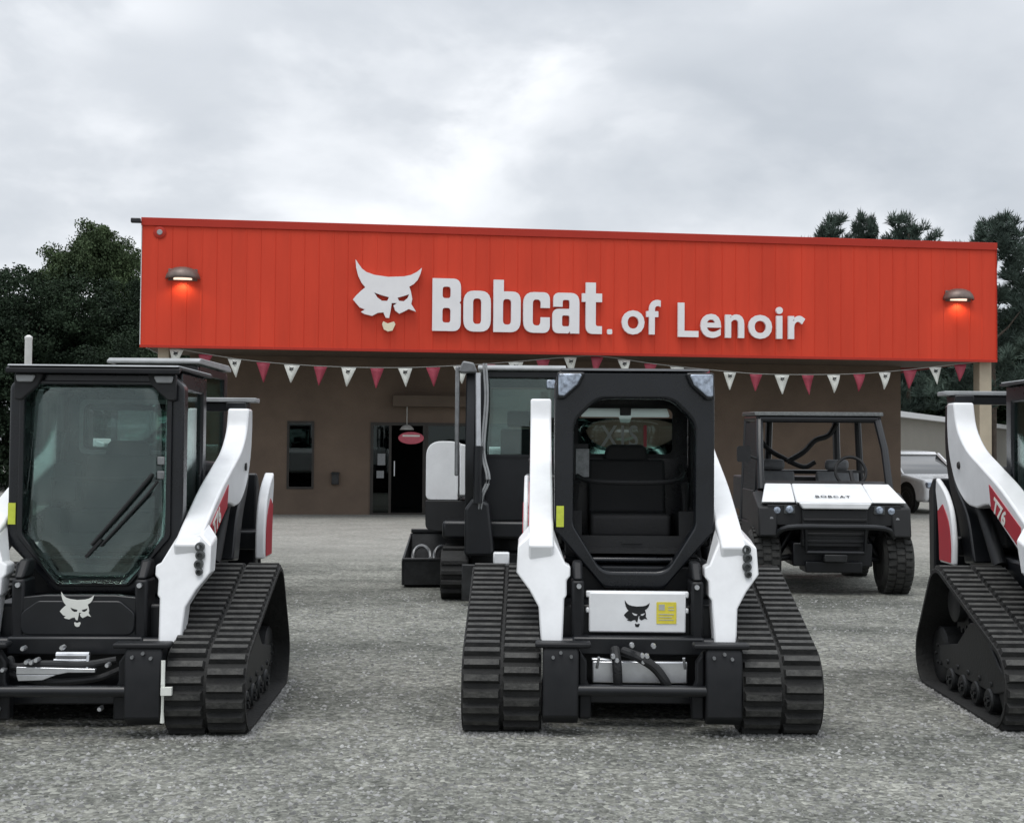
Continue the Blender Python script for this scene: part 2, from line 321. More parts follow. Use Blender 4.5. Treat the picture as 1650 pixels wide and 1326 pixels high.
# ------------------------------------------------------------------ ground
def quad_sheet(name, x0, x1, y0, y1, z, m, kind='structure'):
    o = MB().add([(x0, y0, z), (x1, y0, z), (x1, y1, z), (x0, y1, z)], [(0, 1, 2, 3)]).build(name, m); o['kind'] = kind; return o
def gravel_material():
    m = bpy.data.materials.new('gravel'); m.use_nodes = True; t = m.node_tree; b = t.nodes['Principled BSDF']; b.inputs['Roughness'].default_value = 0.95
    b.inputs['Specular IOR Level'].default_value = 0.2
    tcn = t.nodes.new('ShaderNodeTexCoord'); P = tcn.outputs['Object']
    def noise(s, d, r=0.6):
        n = t.nodes.new('ShaderNodeTexNoise'); n.inputs['Scale'].default_value = s; n.inputs['Detail'].default_value = d; n.inputs['Roughness'].default_value = r
        t.links.new(P, n.inputs['Vector']); return n.outputs['Fac']
    def vor(s):
        n = t.nodes.new('ShaderNodeTexVoronoi'); n.inputs['Scale'].default_value = s; t.links.new(P, n.inputs['Vector']); return n
    def rampn(src, stops):
        r = t.nodes.new('ShaderNodeValToRGB'); el = r.color_ramp.elements
        for i, (p, c) in enumerate(stops):
            q = el[i] if i < 2 else el.new(p)
            q.position = p; q.color = (*c, 1)
        t.links.new(src, r.inputs[0]); return r.outputs[0]
    def mixc(fac, a, b_, mode='MIX'):
        x = t.nodes.new('ShaderNodeMix'); x.data_type = 'RGBA'; x.blend_type = mode
        if isinstance(fac, float): x.inputs[0].default_value = fac
        else: t.links.new(fac, x.inputs[0])
        for k, v in ((6, a), (7, b_)):
            if isinstance(v, tuple): x.inputs[k].default_value = (*v, 1)
            else: t.links.new(v, x.inputs[k])
        return x.outputs[2]
    v1 = vor(33.0); v2 = vor(68.0)
    s1 = t.nodes.new('ShaderNodeSeparateColor'); t.links.new(v1.outputs['Color'], s1.inputs[0])
    s2 = t.nodes.new('ShaderNodeSeparateColor'); t.links.new(v2.outputs['Color'], s2.inputs[0])
    st = rampn(s1.outputs[0], [(0.0, (0.095, 0.095, 0.091)), (1.0, (0.50, 0.50, 0.475)), (0.5, (0.205, 0.205, 0.195)), (0.8, (0.30, 0.30, 0.285))])
    st2 = rampn(s2.outputs[0], [(0.0, (0.11, 0.11, 0.105)), (1.0, (0.40, 0.40, 0.38)), (0.5, (0.215, 0.215, 0.205))])
    c = mixc(0.5, st, st2)
    big = rampn(noise(0.55, 5, 0.62), [(0.30, (0.56, 0.57, 0.565)), (0.66, (1.0, 1.0, 0.99))])
    c = mixc(1.0, c, big, 'MULTIPLY')
    mpl = t.nodes.new('ShaderNodeMapping'); mpl.inputs['Scale'].default_value = (0.32, 0.75, 1); mpl.inputs['Location'].default_value = (2.3, 0.4, 0); t.links.new(P, mpl.inputs[0])
    ln = t.nodes.new('ShaderNodeTexNoise'); ln.inputs['Scale'].default_value = 1.0; ln.inputs['Detail'].default_value = 5; ln.inputs['Roughness'].default_value = 0.55; ln.inputs['Distortion'].default_value = 0.6
    t.links.new(mpl.outputs[0], ln.inputs['Vector'])
    lane = rampn(ln.outputs['Fac'], [(0.35, (0.66, 0.67, 0.655)), (0.58, (1.20, 1.195, 1.17))]); c = mixc(1.0, c, lane, 'MULTIPLY')      # worn driving lanes
    mid = rampn(noise(3.2, 4, 0.6), [(0.32, (0.82, 0.83, 0.81)), (0.64, (1.1, 1.1, 1.08))])
    c = mixc(1.0, c, mid, 'MULTIPLY')
    # the far half of the lot is packed paler fines, with a greener damp band in front of it
    sx = t.nodes.new('ShaderNodeSeparateXYZ'); t.links.new(P, sx.inputs[0])
    ad = t.nodes.new('ShaderNodeMath'); ad.operation = 'MULTIPLY_ADD'; ad.inputs[1].default_value = 5.0
    t.links.new(noise(0.35, 4), ad.inputs[0]); t.links.new(sx.outputs[1], ad.inputs[2])
    far = t.nodes.new('ShaderNodeMapRange'); far.inputs[1].default_value = 18.5; far.inputs[2].default_value = 23.0; t.links.new(ad.outputs[0], far.inputs[0])
    fines = rampn(noise(1.3, 6, 0.7), [(0.3, (0.24, 0.237, 0.218)), (0.7, (0.34, 0.335, 0.312))])
    c = mixc(far.outputs[0], c, fines)
    spk = rampn(noise(13.0, 3, 0.7), [(0.36, (0.70, 0.71, 0.69)), (0.62, (1.24, 1.235, 1.21))])
    c = mixc(0.7, c, spk, 'MULTIPLY')
    t.links.new(c, b.inputs['Base Color'])
    bp = t.nodes.new('ShaderNodeBump'); bp.inputs['Strength'].default_value = 0.9; bp.inputs['Distance'].default_value = 0.02; bp.invert = True
    t.links.new(v1.outputs['Distance'], bp.inputs['Height']); t.links.new(bp.outputs[0], b.inputs['Normal'])
    return m
GM = gravel_material()
quad_sheet('ground', -700, 700, -700, 1300, 0.0, GM)
# loose stones lying on the lot (one uncountable scatter)
def stones():
    n = 36000
    y = 4.6 + (rng.random(n) ** 1.5) * 9.0; x = (rng.random(n) - 0.5) * 2 * (y * 0.44)
    s = 0.0045 + 0.0115 * rng.random(n) ** 2
    k_ = 0
    for (lx, ly, sl_) in ((0.697, 6.80, 0.018), (-2.325, 6.66, -0.036), (3.615, 6.90, 0.029)):      # pushed up against the tracks
        for off in (-0.955, -0.53, 0.53, 0.955):
            q = 420; yy = rng.random(q) * 1.75 + 0.02; sg = math.copysign(1, off) * (1 if abs(off) > 0.9 else -1)
            x[k_:k_ + q] = lx + off + sg * np.abs(rng.normal(size=q)) * 0.03 + sl_ * yy; y[k_:k_ + q] = ly + yy; k_ += q
        for a_ in (-0.955, 0.53):
            q = 420; x[k_:k_ + q] = lx + a_ + rng.random(q) * 0.425; y[k_:k_ + q] = ly + 0.10 - np.abs(rng.normal(size=q)) * 0.05; k_ += q
    base = np.array([(1, 0, 0), (0, 1, 0), (-1, 0, 0), (0, -1, 0), (0.25, 0.2, 0.75), (-0.3, -0.15, 0.7)], float)
    tri = np.array([(0, 1, 4), (1, 2, 5), (1, 5, 4), (2, 3, 5), (3, 0, 4), (3, 4, 5)])
    ang = rng.random(n) * 6.283; ca, sa = np.cos(ang), np.sin(ang)
    jit = base[None] * (1 + 0.35 * (rng.random((n, 6, 3)) - 0.5)) * s[:, None, None] * np.array([1.2, 0.85, 0.9])
    V = np.empty_like(jit); V[:, :, 0] = jit[:, :, 0] * ca[:, None] - jit[:, :, 1] * sa[:, None] + x[:, None]
    V[:, :, 1] = jit[:, :, 0] * sa[:, None] + jit[:, :, 1] * ca[:, None] + y[:, None]; V[:, :, 2] = jit[:, :, 2] - 0.001
    F = (tri[None] + (np.arange(n) * 6)[:, None, None]).reshape(-1, 3)
    me = bpy.data.meshes.new('gravel'); V = V.reshape(-1, 3)
    me.vertices.add(len(V)); me.vertices.foreach_set('co', V.ravel()); me.loops.add(F.size); me.loops.foreach_set('vertex_index', F.ravel().astype(np.int32))
    me.polygons.add(len(F)); me.polygons.foreach_set('loop_start', np.arange(0, F.size, 3, dtype=np.int32)); me.update(calc_edges=True)
    me.materials.append(mat('stone', (0.18, 0.18, 0.175), 0.9, var=0.25, vscale=2, c2=(0.28, 0.28, 0.272), island=0.55))
    o = bpy.data.objects.new('gravel', me); col.objects.link(o); o['kind'] = 'stuff'
    tag(o, 'loose grey gravel stones scattered over the lot', 'gravel'); return o
stones()

# ------------------------------------------------------------------ showroom building
BO = (-7.78, 26.8, 0.0); BYAW = math.atan2(2.4, 18.8)
FL = 18.95; FZ0, FZ1 = 3.665, 6.335
def building():
    b = empty('showroom_building', BO, BYAW)
    tag(b, 'single storey showroom with tan walls under a long flat red metal front', 'building')
    WY = 2.6; x0, x1 = 0.7, 17.83
    # wall with openings: window 2.93-3.55 x 0.59-2.16, door 4.85-6.14 x 0-2.15, dark bay to its right 6.14-8.2 up to 2.72
    w = MB()
    for a, c, z0, z1 in ((x0, 2.93, 0, 3.66), (2.93, 3.55, 0, 0.59), (2.93, 3.55, 2.16, 3.66), (3.55, 4.85, 0, 3.66), (4.85, 6.14, 2.15, 3.66), (6.14, 8.1, 2.15, 3.66), (8.1, x1, 0, 3.66)):
        w.box(a, c, WY, WY + 0.2, z0, z1)
    w.box(x0, x0 + 0.2, WY + 0.203, 12, 0, 3.66); w.box(x1 - 0.2, x1, WY + 0.203, 12, 0, 3.66); w.box(x0 + 0.203, x1 - 0.203, 11.8, 12, 0, 3.66)
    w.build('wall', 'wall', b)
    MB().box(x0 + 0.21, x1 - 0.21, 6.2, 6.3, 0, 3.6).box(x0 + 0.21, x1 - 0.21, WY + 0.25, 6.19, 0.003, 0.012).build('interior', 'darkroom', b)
    # red front: ribbed metal panels, cap, return and bottom trim
    f = MB().box(0, FL, 0, 0.12, FZ0, FZ1 - 0.17)
    f.build('fascia', 'redwall', b)
    rb = MB(); k = 0; x = 0.32
    while x < FL - 0.1:
        wd = 0.016 if k % 3 == 0 else 0.006
        rb.prism([(x - wd, 0), (x - wd * 0.4, -0.008), (x + wd * 0.4, -0.008), (x + wd, 0)], 'z', FZ0 + 0.002, FZ1 - 0.172); x += 0.305; k += 1
    rb.build('panel_ribs', 'redwall', b)
    MB().box(-0.02, FL + 0.02, -0.035, 0.16, FZ1 - 0.17, FZ1).build('fascia_cap', 'redtrim', b, bev=0.008)
    MB().box(-0.012, FL + 0.012, -0.028, 0.0, FZ0 - 0.06, FZ0 + 0.0).build('fascia_drip', 'redtrim', b, bev=0.004)
    MB().box(-0.015, 0.0, -0.02, 6, FZ0, FZ1 - 0.172).build('fascia_return', 'outtrim', b)
    MB().box(FL, FL + 0.015, -0.02, 6, FZ0, FZ1 - 0.172).build('fascia_return', 'redtrim', b)
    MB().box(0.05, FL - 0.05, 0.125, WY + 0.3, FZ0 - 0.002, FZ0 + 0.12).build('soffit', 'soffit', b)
    MB().box(0.02, FL - 0.02, 0.18, 12.2, 4.4, 4.5).build('roof', 'roofm', b)
    mb = MB().box(0.33, 0.56, 0.2, 0.46, 0, FZ0 - 0.005); mb.build('post', 'post', b, bev=0.01)
    MB().box(18.63, 19.02 - 0.1, 0.16, 0.46, 0, FZ0 - 0.005).build('post', 'post', b, bev=0.01)
    # window
    wf = MB().ring([(2.93, 0.59), (3.55, 0.59), (3.55, 2.16), (2.93, 2.16)], [(2.98, 0.64), (3.50, 0.64), (3.50, 2.11), (2.98, 2.11)], 'y', WY - 0.02, WY + 0.1).build('window', 'doorfr', b)
    MB().box(2.98, 3.50, WY + 0.05, WY + 0.06, 0.64, 2.11).build('pane', 'shopglass', wf)
    # glazed entrance: frame with open dark doorway
    dr = MB().ring([(4.85, 0.0), (6.14, 0.0), (6.14, 2.15), (4.85, 2.15)], [(4.92, 0.04), (6.07, 0.04), (6.07, 2.08), (4.92, 2.08)], 'y', WY - 0.03, WY + 0.12).build('door', 'doorfr', b)
    MB().box(5.28, 5.34, WY, WY + 0.06, 0.04, 2.08).build('mullion', 'doorfr', dr)
    MB().box(4.92, 5.28, WY + 0.03, WY + 0.04, 0.04, 2.08).build('pane', 'shopglass', dr)
    MB().box(5.02, 5.20, WY + 0.022, WY + 0.027, 1.15, 1.42).box(5.0, 5.17, WY + 0.022, WY + 0.027, 0.85, 1.02).build('notice', 'paper', dr)
    MB().tube([(5.41, WY - 0.06, 0.9), (5.41, WY - 0.06, 1.25)], 0.014, 8).build('handle', 'steel', dr)
    sf = MB().ring([(6.143, 0.0), (8.1, 0.0), (8.1, 2.15), (6.143, 2.15)], [(6.2, 0.05), (8.03, 0.05), (8.03, 2.08), (6.2, 2.08)], 'y', WY - 0.02, WY + 0.12).build('shopfront', 'doorfr', b)
    MB().box(6.2, 8.03, WY + 0.03, WY + 0.04, 0.05, 2.08).build('pane', 'shopglass', sf)
    MB().box(5.35, 8.3, WY - 0.35, WY - 0.003, 2.52, 2.78).build('door_canopy', 'soffit', b, bev=0.01)
    MB().box(3.96, 4.13, WY - 0.1, WY - 0.002, 0.70, 0.95).prism([(3.94, 0.952), (4.15, 0.952), (4.13, 0.985), (3.96, 0.985)], 'y', WY - 0.115, WY - 0.002).build('meter_box', 'darksteel', b, bev=0.008)
    return b
BLD = building()
BM = Matrix.Translation(BO) @ Matrix.Rotation(BYAW, 4, 'Z')
def on_bld(name, x, y, z): return empty(name, BM @ Vector((x, y, z)), BYAW)

# oval red sign with a grey cap-like fixture over it, hanging in the doorway
os_ = on_bld('oval_sign', 5.79, 2.45, 1.66); tag(os_, 'small red oval sign hanging in the dark doorway', 'sign')
mb = MB(); mb.prism([(0.30 * math.cos(a), 0.145 * math.sin(a) + 0.13) for a in np.linspace(0, 2 * math.pi, 33)[:-1]], 'y', 0, 0.05); mb.build('sign_panel', 'redoval', os_, bev=0.01)
MB().prism([(-0.2, 0.16), (0.2, 0.16), (0.2, 0.2), (-0.2, 0.2)], 'y', -0.006, -0.001).build('sign_stripe', 'flagw', os_)
MB().lathe([(0.02, 0.44), (0.09, 0.42), (0.15, 0.36), (0.17, 0.32)], (-0.1, 0.03, 0), 'z', 16).tube([(-0.1, 0.03, 0.43), (-0.1, 0.03, 0.9)], 0.012, 6).build('hanger', 'greycap', os_)

# wall lamps
def wall_lamp(x, z, lab):
    o = on_bld('wall_lamp', x, 0.0, z); tag(o, lab, 'lamp', 'barn lamps on the red front')
    # half-dome shade opening downward
    vs = []; fs = []; na, nb = 18, 7
    for i in range(nb + 1):
        t = i / nb; rr = 0.36 * math.sin(t * math.pi / 2) ** 0.8; zz = 0.26 * math.cos(t * math.pi / 2)
        for k in range(na + 1):
            a = math.pi + math.pi * k / na
            vs.append((rr * math.cos(a), rr * 0.95 * math.sin(a) - 0.02, zz))
    for i in range(nb):
        for k in range(na): fs.append((i * (na + 1) + k, i * (na + 1) + k + 1, (i + 1) * (na + 1) + k + 1, (i + 1) * (na + 1) + k))
    sh = MB().add(vs, fs).build('shade', 'lampshade', o); md = sh.modifiers.new('solid', 'SOLIDIFY'); md.thickness = 0.015
    MB().box(-0.30, 0.30, -0.035, -0.018, -0.03, 0.22).build('back_plate', 'lampshade', o, bev=0.01)
    MB().prism([(0.19 * math.cos(a), 0.19 * 0.95 * math.sin(a) - 0.04) for a in np.linspace(math.pi, 2 * math.pi, 15)], 'z', -0.012, 0.02).build('lens', 'lampon', o)
    ld = bpy.data.lights.new('bulb', 'SPOT'); ld.energy = 11; ld.color = (1.0, 0.72, 0.36); ld.spot_size = R(150); ld.spot_blend = 0.6; ld.shadow_soft_size = 0.06
    lo = bpy.data.objects.new('bulb', ld); col.objects.link(lo); lo.parent = o; lo.location = (0, -0.13, -0.03)
wall_lamp(0.85, 5.05, 'lit bronze dome lamp at the left end of the red front')
wall_lamp(18.02, 5.00, 'lit bronze dome lamp at the right end of the red front')
o = on_bld('security_camera', -0.02, -0.02, 6.18); tag(o, 'small black security camera at the top left corner of the red front', 'camera')
MB().box(-0.20, 0.0, -0.12, -0.02, 0.02, 0.12).build('housing', 'black', o, bev=0.02); MB().tube([(0.0, 0.0, 0.05), (-0.06, -0.04, 0.05)], 0.025, 8).build('bracket', 'darksteel', o)
o = on_bld('round_vent', 0.36, -0.001, 6.03); tag(o, 'small round red vent cover near the top left of the red front', 'vent')
MB().lathe([(0.11, -0.03), (0.13, -0.018), (0.13, 0.0)], (0, 0, 0), 'y', 20).build('cover', 'redtrim', o); MB().lathe([(0.05, -0.045), (0.06, -0.03)], (0, 0, 0), 'y', 14).build('cap', 'greytrim', o)

# storefront sign
def rr(x0, y0, x1, y1, r): return fillet([(x0, y0), (x1, y0), (x1, y1), (x0, y1)], r)
GL = {
 'B': (0.62, [fillet([(0, 0), (0.62, 0), (0.62, 0.52), (0.585, 0.545), (0.62, 0.57), (0.62, 1), (0, 1)], [0, .17, .08, .0, .08, .17, 0]), rr(.22, .16, .395, .44, .06), rr(.22, .625, .395, .845, .06)]),
 'o': (0.60, [rr(0, 0, .60, .78, .23), rr(.21, .145, .39, .635, .08)]),
 'b': (0.60, [fillet([(0, 0), (.60, 0), (.60, .78), (.225, .78), (.225, 1), (0, 1)], [0, .23, .23, 0, 0, 0]), rr(.21, .145, .39, .635, .08)]),
 'c': (0.59, [fillet([(.59, .48), (.385, .48), (.385, .64), (.21, .64), (.21, .14), (.385, .14), (.385, .30), (.59, .30), (.59, 0), (0, 0), (0, .78), (.59, .78)], [0, 0, .08, .08, .08, .08, 0, 0, .23, .23, .23, .23])]),
 'a': (0.60, [fillet([(0, 0), (.355, 0), (.385, .04), (.40, 0), (.60, 0), (.60, .78), (.02, .78), (.02, .51), (.225, .51), (.225, .645), (.38, .645), (.38, .47), (0, .47)], [.14, .02, 0, 0, 0, .19, .19, 0, 0, .05, .05, .02, .14]), rr(.215, .135, .38, .345, .04)]),
 't': (0.45, [fillet([(.085, .615), (0, .615), (0, .78), (.085, .78), (.085, .99), (.31, .99), (.31, .78), (.45, .78), (.45, .615), (.31, .615), (.31, .15), (.45, .15), (.45, 0), (.085, 0)], [0, 0, 0, 0, 0, 0, 0, 0, 0, 0, .05, 0, 0, .16])]),
}
def sign():
    s = on_bld('storefront_sign', 4.40, -0.02, 4.0); tag(s, 'large raised white storefront lettering with a wildcat head on the red front', 'sign')
    DY = -0.06
    em = cat_art(MB(), facing(0.0, DY, 0.03, 1.48), 0.07, ('head',)).build('emblem', 'letter', s)
    em.data.name = 'emblem'
    cat_art(MB(), facing(0.0, DY, 0.03, 1.48), 0.07, ('chin',)).build('emblem_chin', 'gold', em)
    H_ = 1.13; x = 6.09 - 4.40; z0 = 0.065; gap = 0.05 * H_
    tot = sum(GL[c][0] for c in 'Bobcat'); sxx = (9.79 - 6.09 - 5 * gap) / (tot * H_)
    for c in 'Bobcat':
        wd, sp = GL[c]
        MB().add(*shapes_mesh(sp, 0.08 / H_, facing(x, DY, z0, H_, H_ * sxx))).build('letter', 'letter', s); x += wd * H_ * sxx + gap
    MB().add(*shapes_mesh([rr(0, 0, .11, .11, .03)], 0.06, facing(9.91 - 4.40, DY, z0, 1.0))).build('dot', 'letter', s)
    # thinner, smaller second half of the sign
    for word, xa, xb, zb in (('of', 10.23, 11.10, 4.10), ('Lenoir', 11.49, 14.39, 4.06)):
        vs, fs, w = text_vf(word, 1.04, 0.022, 1.0, 0.07, None, 1.08); k = (xb - xa) / w
        mt = facing(xa - 4.40, DY, zb - 4.0, 1.0)
        isl = MB().add([mt @ Vector((v.x * k, v.y, v.z)) for v in vs], fs)
        letters_from(isl, s)
    return s
def letters_from(mb, parent):
    """one mesh per letter: split by x gaps between separate pieces (dot of an i stays with its stem)"""
    bm = bmesh.new(); vs = [bm.verts.new(p) for p in mb.v]
    for f in mb.f:
        try: bm.faces.new([vs[i] for i in f])
        except ValueError: pass
    bmesh.ops.remove_doubles(bm, verts=bm.verts, dist=1e-5); bm.verts.ensure_lookup_table()
    seen = set(); comps = []
    for v in bm.verts:
        if v in seen: continue
        st = [v]; cmp_ = []; seen.add(v)
        while st:
            q = st.pop(); cmp_.append(q)
            for e_ in q.link_edges:
                w = e_.other_vert(q)
                if w not in seen: seen.add(w); st.append(w)
        comps.append(cmp_)
    comps.sort(key=lambda c: min(v.co.x for v in c)); groups = []
    for c in comps:
        a, b_ = min(v.co.x for v in c), max(v.co.x for v in c)
        if groups and a < groups[-1][1] - 0.03: groups[-1][0].extend(c); groups[-1][1] = max(groups[-1][1], b_)
        else: groups.append([list(c), b_])
    for g, _ in groups:
        idx = {v: i for i, v in enumerate(g)}; fset = {f for v in g for f in v.link_faces}
        MB().add([v.co for v in g], [tuple(idx[v] for v in f.verts) for f in fset]).build('letter', 'letter', parent)
    bm.free()
sign()

# bunting
def bunting():
    pts = [(0.15, 3.70), (0.73, 3.60), (1.95, 3.41), (3.12, 3.31), (4.3, 3.27), (5.56, 3.28), (6.77, 3.35), (7.85, 3.44), (9.02, 3.56), (9.78, 3.60), (11.1, 3.44), (12.52, 3.32), (13.66, 3.26), (15.4, 3.29), (16.57, 3.38), (17.83, 3.53), (18.9, 3.66)]
    b = on_bld('bunting', 0, 0.1, 0); tag(b, 'string of small red and white pennants sagging under the red front', 'bunting')
    cp = curve_pts(pts, 6)
    MB().tube([(p[0], 0.0, p[1]) for p in cp], 0.009, 6).build('string', 'stringm', b)
    xs = [p[0] for p in cp]; zs = [p[1] for p in cp]; k = 0; x = 0.73
    while x < 18.7:
        z = float(np.interp(x, xs, zs)); wht = k % 2 == 0
        w = random.uniform(0.14, 0.17); h = random.uniform(0.38, 0.45); tw = random.uniform(-0.5, 0.5); lean = random.uniform(-0.05, 0.05); curl = random.uniform(-0.05, 0.05)
        vs = []; fs = []; n = 6; z += -0.01
        for i in range(n):
            t = i / (n - 1); hw = w * (1 - t * 0.94)
            for sx_ in (-1, 0, 1):
                q = sx_ * hw
                vs.append((x + q * math.cos(tw * t) + lean * t, q * math.sin(tw * t) + curl * math.sin(t * 3) - 0.02 * (sx_ == 0) * t, z - h * t))
        for i in range(n - 1):
            for j in range(2): fs.append((i * 3 + j, i * 3 + j + 1, i * 3 + j + 4, i * 3 + j + 3))
        f = MB().add(vs, fs).build('pennant', 'flagw' if wht else 'flagr', b); f.modifiers.new('solid', 'SOLIDIFY').thickness = 0.003
        f['label'] = 'white pennant with a tiny black emblem' if wht else 'plain red pennant'
        if wht:
            cat_art(MB(), facing(x - 0.055 + lean * 0.3, -0.022 - abs(curl), z - 0.15, 0.11), 0.002).build('emblem', 'black', f)
        x += 0.60; k += 1
bunting()

# ------------------------------------------------------------------ outbuilding far right
def outbuilding():
    a = Vector((11.6, 39.6)); c = Vector((24.2, 61.5)); dv = c - a; yaw = math.atan2(dv.y, dv.x); ln = dv.length
    o = empty('outbuilding', (a.x, a.y, 0), yaw); tag(o, 'low beige outbuilding with white eaves behind the showroom on the right', 'building')
    MB().box(0, ln, 0.3, 6, 0, 2.72).build('wall', 'outwall', o)
    MB().box(-0.2, ln + 0.3, 0.0, 0.29, 2.70, 2.88).build('eaves', 'outtrim', o)
    MB().prism([(0.0, 2.882), (6.3, 2.882), (6.3, 2.95), (3.1, 3.1)], 'x', -0.2, ln + 0.3).build('roof', 'roofm', o)
    MB().tube([(ln + 0.1, 0.2, 0), (ln + 0.1, 0.2, 2.7)], 0.06, 8).build('downpipe', 'outtrim', o)
outbuilding()

# ------------------------------------------------------------------ compact track loaders
def track_path():
    # local u (behind the front), z : hull of idler, rear idler and drive sprocket
    pts = []
    for (u, z, r) in ((0.235, 0.235, 0.205), (1.50, 0.215, 0.185), (1.24, 0.575, 0.19)):
        pts += [(u + r * math.cos(a), z + r * math.sin(a)) for a in np.linspace(0, 2 * math.pi, 73)[:-1]]
    pts = sorted(set((round(x, 5), round(y, 5)) for x, y in pts))
    def half(P):
        h = []
        for p in P:
            while len(h) >= 2 and (h[-1][0] - h[-2][0]) * (p[1] - h[-2][1]) - (h[-1][1] - h[-2][1]) * (p[0] - h[-2][0]) <= 0: h.pop()
            h.append(p)
        return h
    hull = half(pts)[:-1] + half(pts[::-1])[:-1]
    P = np.array(hull + [hull[0]]); d = np.r_[0, np.cumsum(np.hypot(*np.diff(P, axis=0).T))]
    return P, d
TP, TD = track_path()
def tp(s):
    s %= TD[-1]; u = np.interp(s, TD, TP[:, 0]); z = np.interp(s, TD, TP[:, 1])
    s2 = (s + 0.01) % TD[-1]; u2 = np.interp(s2, TD, TP[:, 0]); z2 = np.interp(s2, TD, TP[:, 1])
    t = np.array([u2 - u, z2 - z]); t /= np.hypot(*t); return np.array([u, z]), t, np.array([t[1], -t[0]])      # outward normal for CCW path
def track_mesh(w):
    mb = MB(); mb.tops = []; n = 120; Ltot = TD[-1]; sec = []
    for i in range(n):
        p, t, nn = tp(Ltot * i / n); q = p + nn * 0.022
        sec.append([(0, p[0], p[1]), (0, q[0], q[1]), (w, q[0], q[1]), (w, p[0], p[1])])
    vs = [v for s_ in sec for v in s_]; fs = []
    for i in range(n):
        j = (i + 1) % n
        for k in range(4): fs.append((i * 4 + k, i * 4 + (k + 1) % 4, j * 4 + (k + 1) % 4, j * 4 + k))
    mb.add(vs, fs)
    nl = 56; pit = Ltot / nl
    for i in range(nl):
        for c, (xa, xb) in enumerate(((0.006, w * 0.484), (w * 0.516, w - 0.006))):
            s0 = (i + 0.5 * c) * pit
            b_, tt = 0.70 * pit, 0.46 * pit
            p0, t0, n0 = tp(s0 - b_ / 2); p1, t1, n1 = tp(s0 + b_ / 2); pm, tm, nm = tp(s0)
            a0 = p0 + n0 * 0.020; a1 = p1 + n1 * 0.020; c0 = pm - tm * tt / 2 + nm * 0.048; c1 = pm + tm * tt / 2 + nm * 0.048
            ins = 0.006 + 0.004 * random.random()
            # stepped lug ends, notched toward the middle groove
            vs = [(xa, *a0), (xb, *a0), (xb, *a1), (xa, *a1), (xa + ins, *c0), (xb - ins, *c0), (xb - ins, *c1), (xa + ins, *c1)]
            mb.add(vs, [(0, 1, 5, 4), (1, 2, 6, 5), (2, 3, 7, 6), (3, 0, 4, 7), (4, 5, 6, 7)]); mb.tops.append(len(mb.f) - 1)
    return mb
def wheel_disc(mb, x0, x1, u, z, r):
    mb.lathe([(r * 0.55, x0 - 0.0), (r * 0.9, x0), (r, x0 + 0.01), (r, x1 - 0.01), (r * 0.9, x1), (r * 0.55, x1)], (0, 0, 0), 'x', 24)
    k = len(mb.v) - 24 * 6
    for i in range(k, len(mb.v)): v = mb.v[i]; mb.v[i] = (v[0], v[1] + u, v[2] + z)
    return mb
def rotz_off(mb, dx): mb.v = [(v[0] + dx, v[1], v[2]) for v in mb.v]; return mb
def arm_side_poly(k):
    upper = curve_pts([(1.92, 1.87), (1.85, 1.70), (1.66, 1.555), (1.36, 1.44), (1.0, 1.305), (0.6, 1.115), (0.36, 0.99)], 4)
    lower = curve_pts([(0.44, 0.78), (0.62, 0.90), (0.95, 1.06), (1.22, 1.195)], 3) + [(1.30, 1.19)] + curve_pts([(1.45, 1.165), (1.66, 1.19), (1.88, 1.31), (2.02, 1.50), (2.07, 1.70), (2.07, 1.87)], 4)
    return [(u, z if z < 1 else 1 + (z - 1) * k) for u, z in upper + lower]
